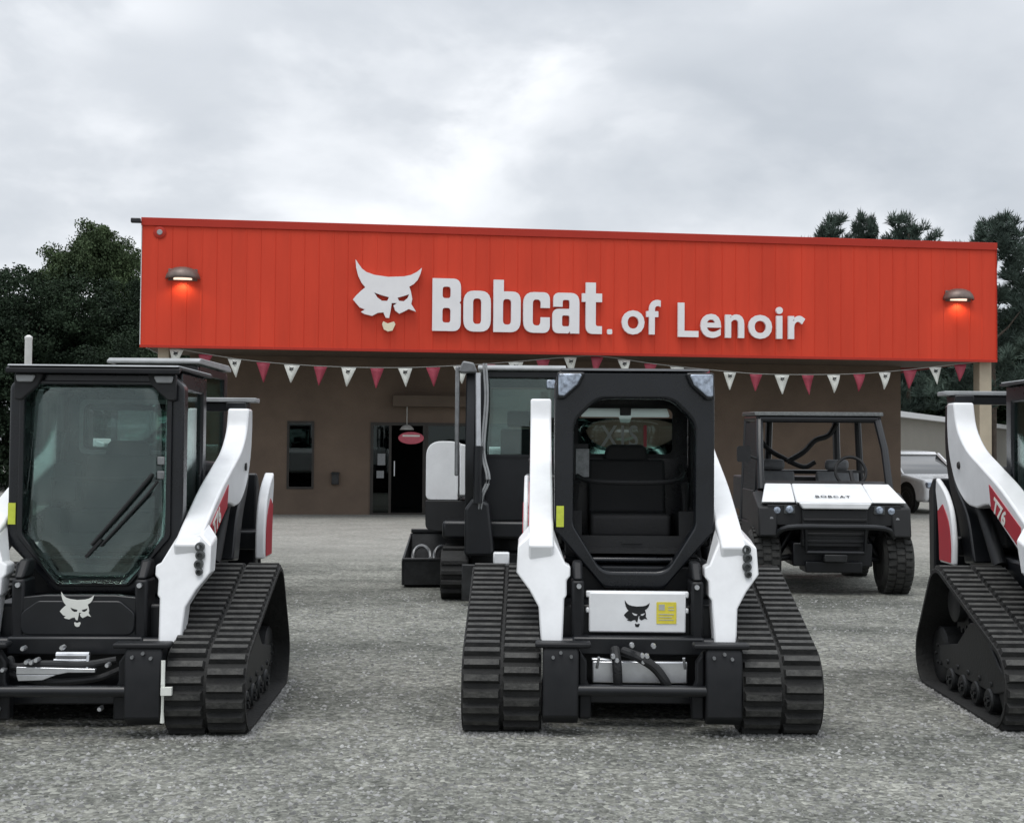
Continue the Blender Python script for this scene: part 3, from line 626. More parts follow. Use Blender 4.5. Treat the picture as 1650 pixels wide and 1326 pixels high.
def loader(loc, yaw, lab, enclosed, emblem_on_white, crossbar=True, arm_k=1.0, tower_x=0.70, tower_du=0.0):
    ao = 0.028 if enclosed else 0.0; AW = lambda m_: (setattr(m_, 'v', [(x + math.copysign(ao, x), y, z) for x, y, z in m_.v]), m_)[1]
    ld = empty('track_loader', loc, yaw); tag(ld, lab, 'track loader', 'compact track loaders parked in front')
    tw = 0.425
    # ---- tracks
    for s in (-1, 1):
        x0 = 0.53 if s > 0 else -0.955
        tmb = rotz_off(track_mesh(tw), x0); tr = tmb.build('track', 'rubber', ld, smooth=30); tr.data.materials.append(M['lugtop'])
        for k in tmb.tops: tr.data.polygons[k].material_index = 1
        xa, xb = x0 + 0.10, x0 + tw - 0.10
        def disc(nm, u, z, r, m='darksteel', a=xa, b=xb):
            mb = MB(); wheel_disc(mb, a, b, u, z, r)
            for side, xs in ((-1, a), (1, b)):
                for k in range(6):
                    an = k * math.pi / 3; mb.lathe([(0.012, -0.012), (0.012, 0.012)], (xs, u + r * 0.35 * math.cos(an), z + r * 0.35 * math.sin(an)), 'x', 6)
            mb.build(nm, m, tr, smooth=30)
        disc('idler', 0.235, 0.235, 0.20); disc('idler', 1.50, 0.215, 0.18)
        # toothed sprocket
        mb = MB(); nn = 15; poly = []
        for k in range(nn * 4):
            a = 2 * math.pi * k / (nn * 4); r = 0.185 if k % 4 in (1, 2) else 0.155; poly.append((1.24 + r * math.cos(a), 0.575 + r * math.sin(a)))
        mb.prism(poly, 'x', xa + 0.06, xb - 0.06); mb.lathe([(0.10, -0.11), (0.12, -0.10), (0.12, 0.10), (0.10, 0.11)], (x0 + tw / 2, 1.24, 0.575), 'x', 20); mb.build('sprocket', 'darksteel', tr)
        for k in range(4): disc('roller', 0.50 + 0.235 * k, 0.105, 0.068, 'darksteel', x0 + 0.07, x0 + tw - 0.07)
        fr = MB().prism(fillet([(0.24, 0.20), (0.44, 0.15), (1.36, 0.15), (1.46, 0.20), (1.46, 0.28), (1.10, 0.34), (0.86, 0.50), (0.66, 0.52), (0.36, 0.32), (0.24, 0.27)], 0.03), 'x', x0 + 0.085, x0 + tw - 0.085)
        for k in range(5): fr.lathe([(0.018, -0.5 * tw + 0.075), (0.018, 0.5 * tw - 0.075)], (x0 + tw / 2, 0.48 + 0.2 * k, 0.2), 'x', 8)
        fr.build('track_frame', 'darksteel', tr, bev=0.008)
    # ---- chassis between the tracks
    ch = MB().box(-0.50, 0.50, 0.42, 2.0, 0.12, 0.66).box(-0.49, 0.49, 0.74, 2.05, 0.662, 0.855).box(-0.66, 0.66, 1.15, 1.35, 0.42, 0.68); ch.build('chassis', 'black', ld, bev=0.02)
    # engine housing and rear door
    MB().box(-0.44, 0.44, 1.44, 2.48, 0.90, 1.34).prism([(1.46, 1.342), (2.42, 1.342), (2.30, 1.42), (1.46, 1.44)], 'x', -0.42, 0.42).build('engine_cover', 'blacksat', ld, bev=0.03)
    MB().prism(fillet([(2.48, 0.62), (2.60, 0.62), (2.62, 1.25), (2.52, 1.34), (2.48, 1.34)], 0.02), 'x', -0.60, 0.60).box(-tower_x + 0.02, tower_x - 0.02, *((2.2, 2.46) if tower_du > 0.4 else (1.90, 2.0)), 0.82, 0.95).build('rear_door', 'black', ld, bev=0.015)
    # ---- rear towers: white swept panels with a red base stripe, seen behind the lift arms
    for s in (-1, 1):
        pl = curve_pts([(1.50, 0.77), (1.50, 0.95), (1.60, 1.13), (1.82, 1.26), (2.14, 1.35)], 4) + curve_pts([(2.16, 1.26), (2.05, 1.05), (2.0, 0.77)], 4)
        tu = lambda u: 1.5 + tower_du + (u - 1.5) * (0.6 if tower_du else 1.0); pl = [(tu(u), z) for u, z in pl]; tw_ = MB().prism(pl, 'x', *sorted((s * (0.665 if tower_du else 0.612), s * tower_x))).build('tower', 'white', ld, bev=0.012)
        MB().prism([(tu(u), z) for u, z in curve_pts([(1.57, 0.785), (1.57, 0.92), (1.65, 1.06), (1.86, 1.17)], 3) + [(2.04, 1.12), (1.995, 0.95), (1.975, 0.785)]], 'x', *sorted((s * (tower_x + 0.002), s * (tower_x + 0.006)))).build('red_stripe', 'red', tw_)
        # black swept link behind the arm
        lk = curve_pts([(2.09, 1.86), (2.09, 1.55), (1.98, 1.30), (1.74, 1.10), (1.60, 0.80)], 4) + curve_pts([(1.80, 0.78), (1.93, 1.05), (2.12, 1.28), (2.22, 1.55), (2.22, 1.86)], 4)
        lk = [(u, z if z < 1 else 1 + (z - 1) * arm_k) for u, z in lk]
        MB().prism(lk, 'x', *sorted((s * 0.48, s * 0.60))).build('lift_link', 'black', ld, bev=0.012)
        MB().tube([(s * 0.53, 1.30, 0.80), (s * 0.53, 1.80, 1.33)], 0.045, 12).tube([(s * 0.53, 1.7, 1.22), (s * 0.53, 1.84, 1.38)], 0.028, 10).build('lift_cylinder', 'blacksat', ld)
    if crossbar:
        cz = 0.955 * arm_k + 1
        MB().box(-0.66, 0.66, 2.02, 2.20, cz - 0.03, cz).build('rear_crossbar', 'greytrim', ld, bev=0.006)
        mb = MB().box(-0.46, 0.46, 2.06, 2.16, cz - 0.09, cz - 0.032)
        for s in (-1, 1): mb.box(*sorted((s * 0.47, s * 0.60)), 1.98, 2.18, cz - 0.08, cz - 0.032)
        mb.build('crossbar_mount', 'black', ld, bev=0.006)
    # ---- lift arms
    sp = arm_side_poly(arm_k)
    for s in (-1, 1):
        a = MB().prism(sp, 'x', *sorted((s * 0.465, s * 0.605)))
        arm = AW(a).build('lift_arm', 'white', ld, bev=0.014, seg=3)
        # front leg of the arm: face plate with its stepped outline + side depth
        knee = [(0.465, 1.02), (0.60, 1.04), (0.665, 0.985), (0.672, 0.84), (0.60, 0.745), (0.548, 0.655), (0.535, 0.46), (0.415, 0.46), (0.405, 0.70), (0.392, 0.715), (0.392, 0.80), (0.372, 0.82), (0.372, 0.875), (0.40, 0.89)]
        def sl(z): return 0.26 + max(0, z - 0.46) * 0.24 + (0.045 if z > 1.0 else 0)
        n = len(knee); vs = [(s * x, sl(z), z) for x, z in knee] + [(s * x, sl(z) + (0.13 if z < 0.95 else 0.19), z + (0.0 if z < 0.95 else (0.055 if z > 1.0 else 0.03))) for x, z in knee]
        AW(MB().add(vs, [tuple(range(n)), tuple(range(2 * n - 1, n - 1, -1))] + [(i, n + i, n + (i + 1) % n, (i + 1) % n) for i in range(n)])).build('arm_leg', 'white', arm, bev=0.010, seg=3)
        if s > 0:
            cp = MB()
            for k, zz in enumerate((0.975, 0.93, 0.882, 0.842)):
                y_ = sl(zz); r_ = 0.026 if k != 3 else 0.02
                cp.lathe([(r_ * 0.45, -0.006), (r_ * 0.55, -0.022), (r_ * 0.95, -0.02), (r_, -0.01), (r_, 0.012)], (0.606 + 0.005 * (k % 2), y_, zz), 'y', 14)
            AW(cp).build('hydraulic_couplers', 'couplerm', arm)
        # red model decal on the outside of the arm
        xs = s * (0.606 + ao); xe = s * (0.610 + ao)
        dk = lambda z: z if z < 1 else 1 + (z - 1) * arm_k
        MB().prism([(u, dk(z)) for u, z in ((1.20, 1.325), (0.66, 1.085), (0.66, 0.955), (0.98, 1.10), (1.16, 1.175))], 'x', *sorted((xs, xe))).build('arm_decal', 'red', arm)
        ang = math.atan2(1.325 - 1.085, 0.54)
        if s < 0:   # reads from the rear (large u) to the front (small u)
            mt = Matrix.Translation((-0.612 - ao, 1.13, dk(1.17))) @ Matrix.Rotation(-ang, 4, 'X') .inverted() @ Matrix.Rotation(R(-90), 4, 'Z') @ Matrix.Rotation(R(90), 4, 'X')
        else:
            mt = Matrix.Translation((0.612 + ao, 0.74, 1.005)) @ Matrix.Rotation(ang, 4, 'X') @ Matrix.Rotation(R(90), 4, 'Z') @ Matrix.Rotation(R(90), 4, 'X')
        vs, fs, w = text_vf('T76', 0.125, 0.004, 1.15, 0.002, mt); MB().add(vs, fs).build('decal_text', 'flagw', arm)
        # pins
        MB().lathe([(0.022, -0.006), (0.026, 0), (0.026, 0.006)], (s * (0.609 + ao), 1.80, 1 + 0.44 * arm_k), 'x', 16).build('pivot_pin', 'darksteel', arm)
    # ---- front frame posts either side of the cab door bottom
    for s in (-1, 1):
        mb = MB().box(*sorted((s * 0.295, s * 0.365)), 0.33, 0.52, 0.40, 0.80)
        mb.prism([(0.33, 0.802), (0.52, 0.802), (0.52, 0.90), (0.43, 0.90)], 'x', *sorted((s * 0.302, s * 0.358)))
        po = mb.build('front_post', 'blacksat', ld, bev=0.015)
        MB().lathe([(0.014, -0.012), (0.014, 0.01)], (s * 0.325, 0.32, 0.77), 'y', 8).build('bolt', 'steel', po)
    # ---- cab
    V0 = 0.60; V1 = 0.72
    outer = [(-0.46, 1.90), (-0.38, 1.975), (0.38, 1.975), (0.46, 1.90), (0.46, 1.06), (0.17, 0.725), (-0.17, 0.725), (-0.46, 1.06)]
    if enclosed: outer = [(-0.488, 1.86), (-0.42, 1.935), (0.42, 1.935), (0.488, 1.86), (0.488, 0.98), (0.22, 0.70), (-0.22, 0.70), (-0.488, 0.98)]
    if enclosed: inner = [(-0.405, 1.825), (-0.345, 1.875), (0.345, 1.875), (0.405, 1.825), (0.405, 1.02), (0.19, 0.755), (-0.19, 0.755), (-0.405, 1.02)]
    else: inner = [(-0.35, 1.68), (-0.21, 1.82), (0.21, 1.82), (0.35, 1.68), (0.35, 1.09), (0.19, 0.83), (-0.19, 0.83), (-0.35, 1.09)]
    cab = MB().ring(fillet(outer, .05, 4), fillet(inner, [.15] * 4 + [.12] * 4, 4), 'y', V0, V1)
    # roof, side frames, rear frame
    for s in (-1, 1):
        cab.ring([(V1 + 0.002, 0.96), (1.42, 0.96), (1.42, 1.955), (V1 + 0.002, 1.955)], [(V1 + 0.05, 1.10), (1.32, 1.18), (1.32, 1.85), (V1 + 0.05, 1.85)], 'x', *sorted((s * 0.40, s * 0.452)))
    cab.ring([(-0.398, 0.90), (0.398, 0.90), (0.398, 1.95), (-0.398, 1.95)], [(-0.30, 1.50), (0.30, 1.50), (0.30, 1.79), (-0.30, 1.79)], 'y', 1.38, 1.425)
    cab.box(-0.398, 0.398, V1 + 0.002, 1.378, 0.865, 0.90).box(-0.398, 0.398, V1 + 0.002, 1.378, 1.86, 1.95)
    cabo = cab.build('cab', 'cabblack', ld, bev=0.02, seg=3)
    if enclosed:
        rf = MB().prism(fillet([(0.50, 1.925), (0.58, 1.957), (1.46, 1.957), (1.46, 1.972), (0.54, 1.965), (0.50, 1.955)], 0.006), 'x', -0.48, 0.48).build('roof', 'blacksat', cabo, bev=0.01)
        MB().prism([(0.505, 1.967), (1.45, 1.974), (1.44, 1.984), (0.52, 1.977)], 'x', -0.475, 0.475).build('roof_skin', 'greytrim', rf, bev=0.005)
    else:
        MB().prism([(0.585, 1.978), (1.44, 1.978), (1.42, 2.0), (0.62, 1.995)], 'x', -0.43, 0.43).build('roof', 'black', cabo, bev=0.008)
    # work lights at the upper corners
    dz = -0.035 if enclosed else 0.0
    for s in (-1, 1):
        hl = MB().prism(fillet([(s * 0.450, 1.968), (s * 0.285, 1.968), (s * 0.318, 1.895), (s * 0.405, 1.815), (s * 0.450, 1.815)], 0.015), 'y', 0.555, 0.598)
        hl.v = [(x, y, z + dz) for x, y, z in hl.v]; hl.build('headlight', 'black' if not enclosed else 'plastic', cabo, bev=0.008)
        MB().prism(fillet([(s * 0.442, 1.958), (s * 0.305, 1.958), (s * 0.333, 1.898), (s * 0.408, 1.832), (s * 0.442, 1.832)] if not enclosed else [(s * 0.44, 1.92), (s * 0.325, 1.92), (s * 0.345, 1.88), (s * 0.43, 1.88)], 0.012), 'y', 0.538, 0.553).build('headlight_lens', 'lens' if not enclosed else 'greytrim', cabo, bev=0.006)
    # side windows
    for s in (-1, 1):
        MB().prism([(V1 + 0.05, 1.10), (1.32, 1.18), (1.32, 1.85), (V1 + 0.05, 1.85)], 'x', *sorted((s * 0.424, s * 0.430))).build('side_window', 'sideglass', cabo)
        if not enclosed:
            mb = MB()
            for k in range(10): mb.box(*sorted((s * 0.404, s * 0.412)), 0.8 + k * 0.053, 0.812 + k * 0.053, 1.10, 1.85)
            for k in range(11): mb.box(*sorted((s * 0.413, s * 0.420)), 0.78, 1.32, 1.13 + k * 0.065, 1.142 + k * 0.065)
            mb.build('side_mesh', 'black', cabo)
    # rear window: curved glass, its upper strip leaning forward to the sky
    prof = [(1.392, 1.50), (1.400, 1.65), (1.402, 1.79 if enclosed else 1.728)]
    vs = []; fs = []
    for u, z in prof: vs += [(-0.30, u, z), (0.30, u, z)]
    for i in range(len(prof) - 1): fs.append((2 * i, 2 * i + 1, 2 * i + 3, 2 * i + 2))
    rw = MB().add(vs, fs).build('rear_window', 'rearglass', cabo, smooth=20); rw.modifiers.new('solid', 'SOLIDIFY').thickness = 0.006
    MB().ring(fillet([(-0.325, 1.475), (0.325, 1.475), (0.325, 1.815), (-0.325, 1.815)], .05), fillet([(-0.30, 1.50), (0.30, 1.50), (0.30, 1.79), (-0.30, 1.79)], .05), 'y', 1.365, 1.378).build('window_seal', 'greysteel' if enclosed else 'plastic', cabo)
    # seat, bar, levers
    MB().prism(fillet([(0.90, 1.0), (1.28, 1.0), (1.345, 1.46), (1.25, 1.47), (1.18, 1.14), (0.90, 1.14)], 0.03), 'x', -0.24, 0.24).prism(fillet([(-0.15, 1.44), (0.15, 1.44), (0.12, 1.56), (-0.12, 1.56)], 0.05), 'y', 1.27, 1.335).build('seat', 'seat', cabo, bev=0.05, seg=4)
    for s in (-1, 1):
        mb = MB().prism([(0.88, 0.90), (1.34, 0.90), (1.34, 1.12), (0.92, 1.16)], 'x', *sorted((s * 0.29, s * 0.385)))
        mb.tube([(s * 0.335, 0.95, 1.16), (s * 0.33, 0.93, 1.27), (s * 0.325, 0.91, 1.33)], 0.018, 8, 0.026)
        mb.build('joystick', 'plastic', cabo)
    MB().tube(curve_pts([(-0.34, 1.30, 1.42), (-0.33, 1.05, 1.38), (-0.25, 0.90, 1.34), (0, 0.88, 1.33), (0.25, 0.90, 1.34), (0.33, 1.05, 1.38), (0.34, 1.30, 1.42)], 4), 0.015, 8).build('lap_bar', 'seat', cabo)
    MB().box(-0.335, 0.335, 0.735, 1.0, 0.92, 0.95).box(-0.30, 0.30, 0.79, 0.81, 0.95, 1.02).box(-0.06, 0.06, 0.782, 0.788, 0.975, 0.988).build('foot_plate', 'plastic', cabo)
    if enclosed:
        gi = [(-0.40, 1.845), (-0.34, 1.905), (0.34, 1.905), (0.40, 1.845), (0.40, 1.08), (0.19, 0.78), (-0.19, 0.78), (-0.40, 1.08)]
        g = fillet(gi, .06, 4); n = len(g)
        def gy(z): return 0.572 + 0.085 * max(0, (z - 0.752) / 1.16)
        rows = MB(); zsn = sorted({round(p[1], 3) for p in g})
        # bowed windscreen: quad strips between the two flanks of the outline
        def flank(z): return 0.19 + (0.41 - 0.19) * min(1, (z - 0.752) / 0.268) if z < 1.82 else 0.41 - 0.06 * (z - 1.82) / 0.06
        zs_ = [0.752, 0.82, 0.90, 0.96, 1.02, 1.25, 1.45, 1.65, 1.82, 1.85, 1.878]; nx = 8; vs = []; fs = []
        for z in zs_:
            w_ = flank(z)
            for k in range(nx + 1):
                t = k / nx * 2 - 1; vs.append((w_ * t, gy(z) + 0.02 * t * t - 0.025, z))
        for i in range(len(zs_) - 1):
            for k in range(nx): fs.append((i * (nx + 1) + k, i * (nx + 1) + k + 1, (i + 1) * (nx + 1) + k + 1, (i + 1) * (nx + 1) + k))
        ws = MB().add(vs, fs).build('windscreen', 'glass', cabo, smooth=80); ws.modifiers.new('solid', 'SOLIDIFY').thickness = 0.005
        MB().ring(fillet([(-0.425, 1.83), (-0.36, 1.89), (0.36, 1.89), (0.425, 1.83), (0.425, 1.01), (0.20, 0.735), (-0.20, 0.735), (-0.425, 1.01)], .06, 4), fillet([(-0.398, 1.815), (-0.34, 1.868), (0.34, 1.868), (0.398, 1.815), (0.398, 1.025), (0.185, 0.765), (-0.185, 0.765), (-0.398, 1.025)], .06, 4), 'y', 0.575, 0.598).build('door_frame', 'black', cabo, bev=0.006)
        wp = MB().tube([(0.33, 0.555, 1.37), (0.16, 0.545, 1.16), (0.0, 0.545, 0.97)], 0.011, 8).tube([(0.36, 0.553, 1.33), (0.30, 0.548, 1.25), (0.05, 0.545, 0.965)], 0.008, 8)
        wp.box(-0.11, 0.02, 0.535, 0.55, -0.008, 0.008, Matrix.Translation((0.04, 0, 0.985)) @ Matrix.Rotation(R(-49), 4, 'Y')); wp.build('wiper', 'plastic', cabo)
        for z_ in (1.34, 1.42): MB().box(0.352, 0.392, 0.558, 0.573, z_, z_ + 0.045).build('door_latch', 'greysteel', cabo, bev=0.004)
        MB().box(-0.33, -0.2, 0.9, 1.0, 1.20, 1.42).tube([(-0.31, 1.0, 1.43), (-0.28, 0.99, 1.60)], 0.02, 8).build('control_display', 'plastic', cabo, bev=0.01)
    else:
        MB().box(-0.325, -0.245, 0.985, 0.99, 1.36, 1.53).build('paper_label', 'paper', cabo)
        MB().box(-0.34, -0.25, 0.992, 1.03, 1.33, 1.56).build('side_console', 'plastic', cabo)
        MB().prism(fillet([(-0.285, 1.735), (-0.04, 1.735), (-0.03, 1.70), (0.03, 1.70), (0.04, 1.735), (0.285, 1.735), (0.265, 1.792), (-0.265, 1.792)], 0.01), 'y', 1.386, 1.39).build('window_band', 'frosted', cabo)
        MB().box(-0.035, 0.035, 1.36, 1.384, 1.745, 1.80).build('dome_light', 'black', cabo, bev=0.005)
        ot = text_vf('XIS', 0.19, 0.002, 0.75, 0.001, facing(-0.155, 1.384, 1.55, 1.0), 1.25); MB().add(ot[0], ot[1]).build('window_lettering', 'inkgrey', cabo)
        ot2 = text_vf('I', 0.19, 0.004, 0.75, 0.001, facing(-0.155 + ot[2] + 0.035, 1.384, 1.55, 1.0)); MB().add(ot2[0], ot2[1]).build('window_lettering', 'red', cabo)
    MB().box(*((-0.482, -0.440) if enclosed else (-0.448, -0.405)), 0.590, 0.598, 1.08, 1.20).build('warning_sticker', 'lime', cabo)
    # ---- lower front: step panel with emblem
    if emblem_on_white:
        fp = MB().box(-0.268, 0.268, 0.345, 0.39, 0.515, 0.735)
        fp.box(-0.285, 0.285, 0.352, 0.385, 0.735 - 0.03, 0.742).box(-0.285, -0.262, 0.355, 0.385, 0.62, 0.65).box(0.262, 0.285, 0.355, 0.385, 0.62, 0.65)
        fpo = fp.build('front_panel', 'white', ld, bev=0.008)
        cat_art(MB(), facing(-0.075, 0.3435, 0.545, 0.145), 0.002).build('emblem', 'black', fpo)
        MB().prism(fillet([(0.105, 0.565), (0.215, 0.565), (0.215, 0.685), (0.105, 0.685)], 0.006), 'y', 0.342, 0.344).build('yellow_sticker', 'yellow', fpo)
        gl = MB()
        for a, b_, c, d_ in ((0.118, 0.15, 0.64, 0.672), (0.17, 0.2, 0.655, 0.66), (0.17, 0.202, 0.64, 0.645), (0.118, 0.2, 0.615, 0.62), (0.118, 0.19, 0.60, 0.604), (0.118, 0.2, 0.585, 0.589)): gl.box(a, b_, 0.3405, 0.3418, c, d_)
        gl.build('sticker_print', 'inkgrey', fpo)
    else:
        fp = MB().prism(fillet([(-0.345, 0.44), (0.345, 0.44), (0.345, 0.70), (0.19, 0.715), (-0.19, 0.715), (-0.345, 0.70)], 0.03), 'y', 0.335, 0.40)
        fp.prism(fillet([(-0.31, 0.50), (0.30, 0.50), (0.30, 0.62), (0.22, 0.685), (-0.22, 0.685), (-0.31, 0.62)], 0.05), 'y', 0.322, 0.334)
        fpo = fp.build('front_panel', 'black', ld, bev=0.01)
        cat_art(MB(), facing(-0.10, 0.3205, 0.545, 0.185), 0.002).build('emblem', 'flagw', fpo)
    MB().box(-0.36, 0.36, 0.26, 0.40, 0.40, 0.50).tube([(-0.5, 0.30, 0.46), (0.5, 0.30, 0.46)], 0.035, 12).build('arm_crossmember', 'black', ld, bev=0.012)
    # ---- quick-attach plates
    qa = empty('quick_attach', (0, 0, 0)); qa.parent = ld
    for s in (-1, 1):
        mb = MB().prism([(0.02, 0.485), (0.14, 0.485), (0.14, 0.10), (0.05, 0.075), (-0.015, 0.12), (-0.01, 0.42)], 'x', *sorted((s * 0.335, s * 0.525)))
        mb.box(*sorted((s * 0.27, s * 0.565)), 0.0, 0.10, 0.476, 0.505)
        mb.prism([(0.265, 0.10), (0.332, 0.10), (0.332, 0.46), (0.29, 0.40), (0.29, 0.30), (0.265, 0.24)], 'y', 0.05, 0.12, Matrix.Diagonal((s, 1, 1, 1)))
        mb.build('attach_plate', 'blacksat', qa, bev=0.010)
        mb = MB()
        for x_, z_ in ((0.375, 0.435), (0.43, 0.455), (0.47, 0.43)): MB().lathe([(0.009, -0.02), (0.009, 0.0)], (s * x_, 0.0, z_), 'y', 8).build('bolt', 'greysteel', qa)
    MB().tube([(-0.35, 0.02, 0.255), (0.35, 0.02, 0.255)], 0.03, 14).box(-0.33, 0.33, 0.26, 0.32, 0.14, 0.235).build('cross_tube', 'black', qa, bev=0.008)
    if emblem_on_white:
        MB().box(-0.255, 0.255, 0.16, 0.2, 0.27, 0.385).prism([(-0.26, 0.386), (-0.12, 0.386), (-0.2, 0.40), (-0.26, 0.40)], 'y', 0.16, 0.2).build('tilt_plate', 'steel', qa, bev=0.006)
        MB().tube(curve_pts([(-0.135, 0.16, 0.45), (-0.13, 0.09, 0.40), (-0.125, 0.08, 0.32), (-0.12, 0.10, 0.24)], 5), 0.026, 10).build('hose', 'plastic', qa)
        MB().tube(curve_pts([(-0.09, 0.16, 0.44), (0.0, 0.08, 0.415), (0.08, 0.07, 0.36), (0.13, 0.07, 0.29), (0.15, 0.10, 0.23)], 5), 0.026, 10).build('hose', 'plastic', qa)
        mb = MB()
        for x_, z_ in ((0.005, 0.43), (0.03, 0.428), (-0.15, 0.425), (-0.13, 0.405), (0.01, 0.40), (-0.05, 0.485), (0.065, 0.482)): MB().lathe([(0.010, -0.03), (0.014, -0.02), (0.014, 0.02)], (x_, 0.08, z_), 'y', 8).build('hose_fitting', 'steel', qa)
        for s in (-1, 1): MB().tube([(s * 0.235, 0.10, 0.36), (s * 0.225, 0.07, 0.42)], 0.008, 8).build('locking_lever', 'steel', qa)
    else:
        MB().prism(fillet([(-0.235, 0.335), (-0.02, 0.335), (0.03, 0.345), (0.17, 0.345), (0.17, 0.365), (-0.235, 0.375)], 0.004), 'y', 0.05, 0.08).prism([(-0.225, 0.30), (-0.10, 0.305), (-0.03, 0.333), (-0.235, 0.333)], 'y', 0.052, 0.078).build('tilt_rod', 'steel', qa, bev=0.004)
        MB().tube([(-0.05, 0.12, 0.425), (0.12, 0.12, 0.425)], 0.018, 10).tube([(-0.06, 0.11, 0.395), (0.12, 0.11, 0.395)], 0.013, 10).tube([(0.12, 0.1, 0.43), (0.12, 0.08, 0.35)], 0.009, 8).build('tilt_cylinder', 'steel', qa)
        MB().tube(curve_pts([(-0.30, 0.15, 0.40), (-0.25, 0.08, 0.37), (-0.1, 0.08, 0.385), (0.1, 0.09, 0.38), (0.26, 0.12, 0.40)], 5), 0.02, 10).tube(curve_pts([(-0.3, 0.12, 0.33), (-0.1, 0.10, 0.29), (0.15, 0.10, 0.305), (0.28, 0.12, 0.35)], 5), 0.018, 10).build('hose', 'plastic', qa)
        mb = MB()
        for x_, z_ in ((-0.18, 0.40), (-0.155, 0.398), (-0.30, 0.36), (0.235, 0.385), (-0.13, 0.41), (-0.2, 0.47), (0.0, 0.475), (-0.32, 0.16), (0.2, 0.16)): MB().lathe([(0.010, -0.03), (0.013, -0.02), (0.013, 0.02)], (x_, 0.06, z_), 'y', 8).build('hose_fitting', 'steel', qa)
        MB().tube([(0.535, -0.01, 0.42), (0.538, -0.025, 0.30), (0.534, -0.01, 0.10)], 0.011, 8).box(0.53, 0.585, -0.04, -0.01, 0.245, 0.285).build('locking_lever', 'flagw', qa)
    return ld
def yw(vp): return -math.atan((vp - 825) / 2070)
loader((0.697, 6.80, -0.012), yw(862), 'track loader with an open black cab and a white front panel bearing a yellow sticker', False, True, crossbar=False, tower_x=0.645)
loader((-2.325, 6.66, -0.012), yw(750), 'track loader with a glazed cab door, wiper and white emblem on its black front', True, False, arm_k=0.90, tower_x=0.73, tower_du=0.55)
loader((3.615, 6.90, -0.012), yw(885), 'track loader cut off by the right edge, showing its track and white lift arm', True, False, tower_du=0.22)

